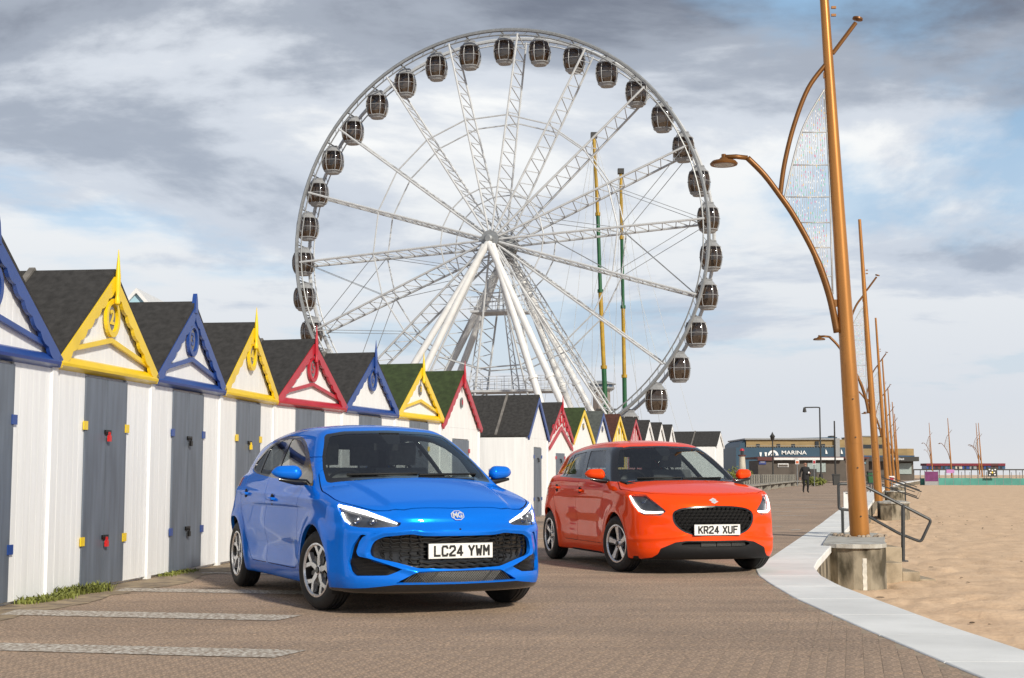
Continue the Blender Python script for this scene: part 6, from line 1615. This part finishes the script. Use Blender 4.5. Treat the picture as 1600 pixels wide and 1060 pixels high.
# ---------------------------------------------------------------- far beach: screen fence, huts, jetty
M_TEAL = pm('teal fence mesh', (.07, .27, .23), .75, var=.18, scale=.5); M_PURP = pm('purple mesh screen', (.15, .03, .125), .75, var=.25, scale=1.5); M_PINKS = pm('lilac sheet', (.50, .22, .50), .7, var=.1)
FY = 226.0; fa = at_depth(1438, 757, FY); Of = (fa.x, FY, SAND_Z)
t = thing('mesh_fence', 'long teal mesh fence across the far beach', 'fence', Of)
for k in range(14):
    x0, x1 = 1438+13*k, 1438+13*(k+1); a, c = at_depth(x0, 757, FY), at_depth(x1, 747.5+random.uniform(-.4, .4), FY)
    MB().box(a.x-Of[0]+.03, c.x-Of[0]-.03, -.02, .02, 0, c.z-SAND_Z).build('mesh_panel', M_TEAL, t); MB().tube((a.x-Of[0], 0, -.2), (a.x-Of[0], 0, c.z-SAND_Z+1.0), .045, n=6).build('fence_post', M_STEELD, t)
z = at_depth(1500, 744.5, FY).z-SAND_Z; MB().tube((0, 0, z), (at_depth(1625, 745, FY).x-Of[0], 0, z), .03, n=4).build('top_wire', M_STEELD, t)
p = at_depth(1456, 757, FY-1.5); t = thing('purple_screen', 'purple mesh screen box at the left end of the teal fence', 'screen', (p.x, FY-1.5, SAND_Z)); k_ = FY/FOC
MB().box(-10*k_, 10*k_, 0, .1, 6*k_, 21*k_).build('screen_panel', M_PURP, t)
for sx in (-10.4, 10.4): MB().tube((sx*k_, .05, -.1), (sx*k_, .05, 22*k_), .06, n=6).build('screen_post', M_STEELD, t)
MB().box(-10*k_, 10*k_, .02, .08, 0, 6*k_).build('lower_panel', M_TROOF, t)
p = at_depth(1484, 739, FY+6); px_box('lilac_sheet', 1479, 1491, 734, 739.5, FY+6, .1, M_PINKS); tag(bpy.data.objects[-1] if False else C.objects[-1], 'lilac sheet hung beyond the teal fence', 'sheet')
sg = px_box('beach_sign', 1543.5, 1558, 730.5, 745, FY-1, .1, M_MDK); tag(sg, 'black square sign with white marks behind the teal fence', 'sign')
for k, (x, y) in enumerate(((1546, 734), (1555, 734), (1546.5, 742), (1554.5, 742), (1550.5, 735), (1548, 738.5), (1553.5, 738.5))): px_box('sign_mark', x-1, x+1.2, y-.9, y+.9, FY-1.06, .05, M_LETT, sg)
px_box('sign_mark', 1549.6, 1551.6, 737.2, 739.8, FY-1.07, .05, M_YEL, sg)
JY = 330.0; t = thing('jetty', 'low dark jetty deck crossing the far beach', 'jetty', (at_depth(1430, 740, JY).x, JY, 0)); Oj = (at_depth(1430, 740, JY).x, JY, 0)
px_box('deck', 1425, 1640, 733.2, 735.0, JY, 6, M_MDK, t, Oj)
for k in range(22):
    x = at_depth(1430+10*k, 740, JY).x-Oj[0]; MB().tube((x, 1, SAND_Z-.4), (x, 1, at_depth(1500, 735, JY).z), .09, n=6).build('pile', M_BATT, t)
M_STR = pm('dull red roofing', (.17, .012, .028), .7, var=.15)
cols = [M_BLU, M_DRED, M_TGL, M_NAVY, M_CREAM, M_BLU, M_TROOF, M_DRED]
stall_names = ['blue', 'maroon', 'dark blue', 'navy', 'cream', 'bright blue', 'grey', 'dark red']
for k in range(11):
    x0 = 1448+11.2*k; p = at_depth(x0, 733, JY+1); Os = (p.x, JY+1, p.z); o_ = thing('beach_stall', f'{stall_names[k % 8]} walled stall under red roofing, number {["one", "two", "three", "four", "five", "six", "seven", "eight", "nine", "ten", "eleven"][k]} from the left on the jetty', 'stall', Os, 0, 'red roofed stalls on the jetty')
    px_box('wall', x0, x0+10.6, 728, 733.1, JY+1, 4, cols[k % 8], o_, Os); px_box('roof', x0-.2, x0+10.9, 724.3, 728, JY+.7, 5, M_STR if k != 9 else M_DRED, o_, Os); px_box('doorway', x0+3, x0+6, 729.3, 733.1, JY+.95, .04, M_WIN, o_, Os)
# roof peak of a further building glimpsed between huts 2 and 3
p = at_depth(214, 470, 34); t = thing('blue_gable', 'pale blue gable top showing behind the hut roofs', 'building', (p.x, 34, 0)); zp = p.z; w3 = .40
MB().prism([(-w3*2.4, zp-.85), (0, zp+.22), (w3*2.4, zp-.85), (w3*2.4, 0), (-w3*2.4, 0)], 0, 3, lambda a, bb, d: Vector((a, d, bb))).build('wall', pm('pale blue board', (.35, .55, .66), .6, var=.06), t)
for s_ in (-1, 1): MB().prism([(0, zp+.30), (0, zp+.18), (s_*w3*2.6, zp-1.0), (s_*w3*2.6, zp-.88)], -.1, 3.1+.004*s_, lambda a, bb, d: Vector((a, d, bb))).build('roof', M_WFAS, t)
scene.cycles.use_denoising = True
try: scene.cycles.denoiser = 'OPENIMAGEDENOISE'
except Exception: pass
scene.cycles.max_bounces = 8; scene.cycles.transparent_max_bounces = 16
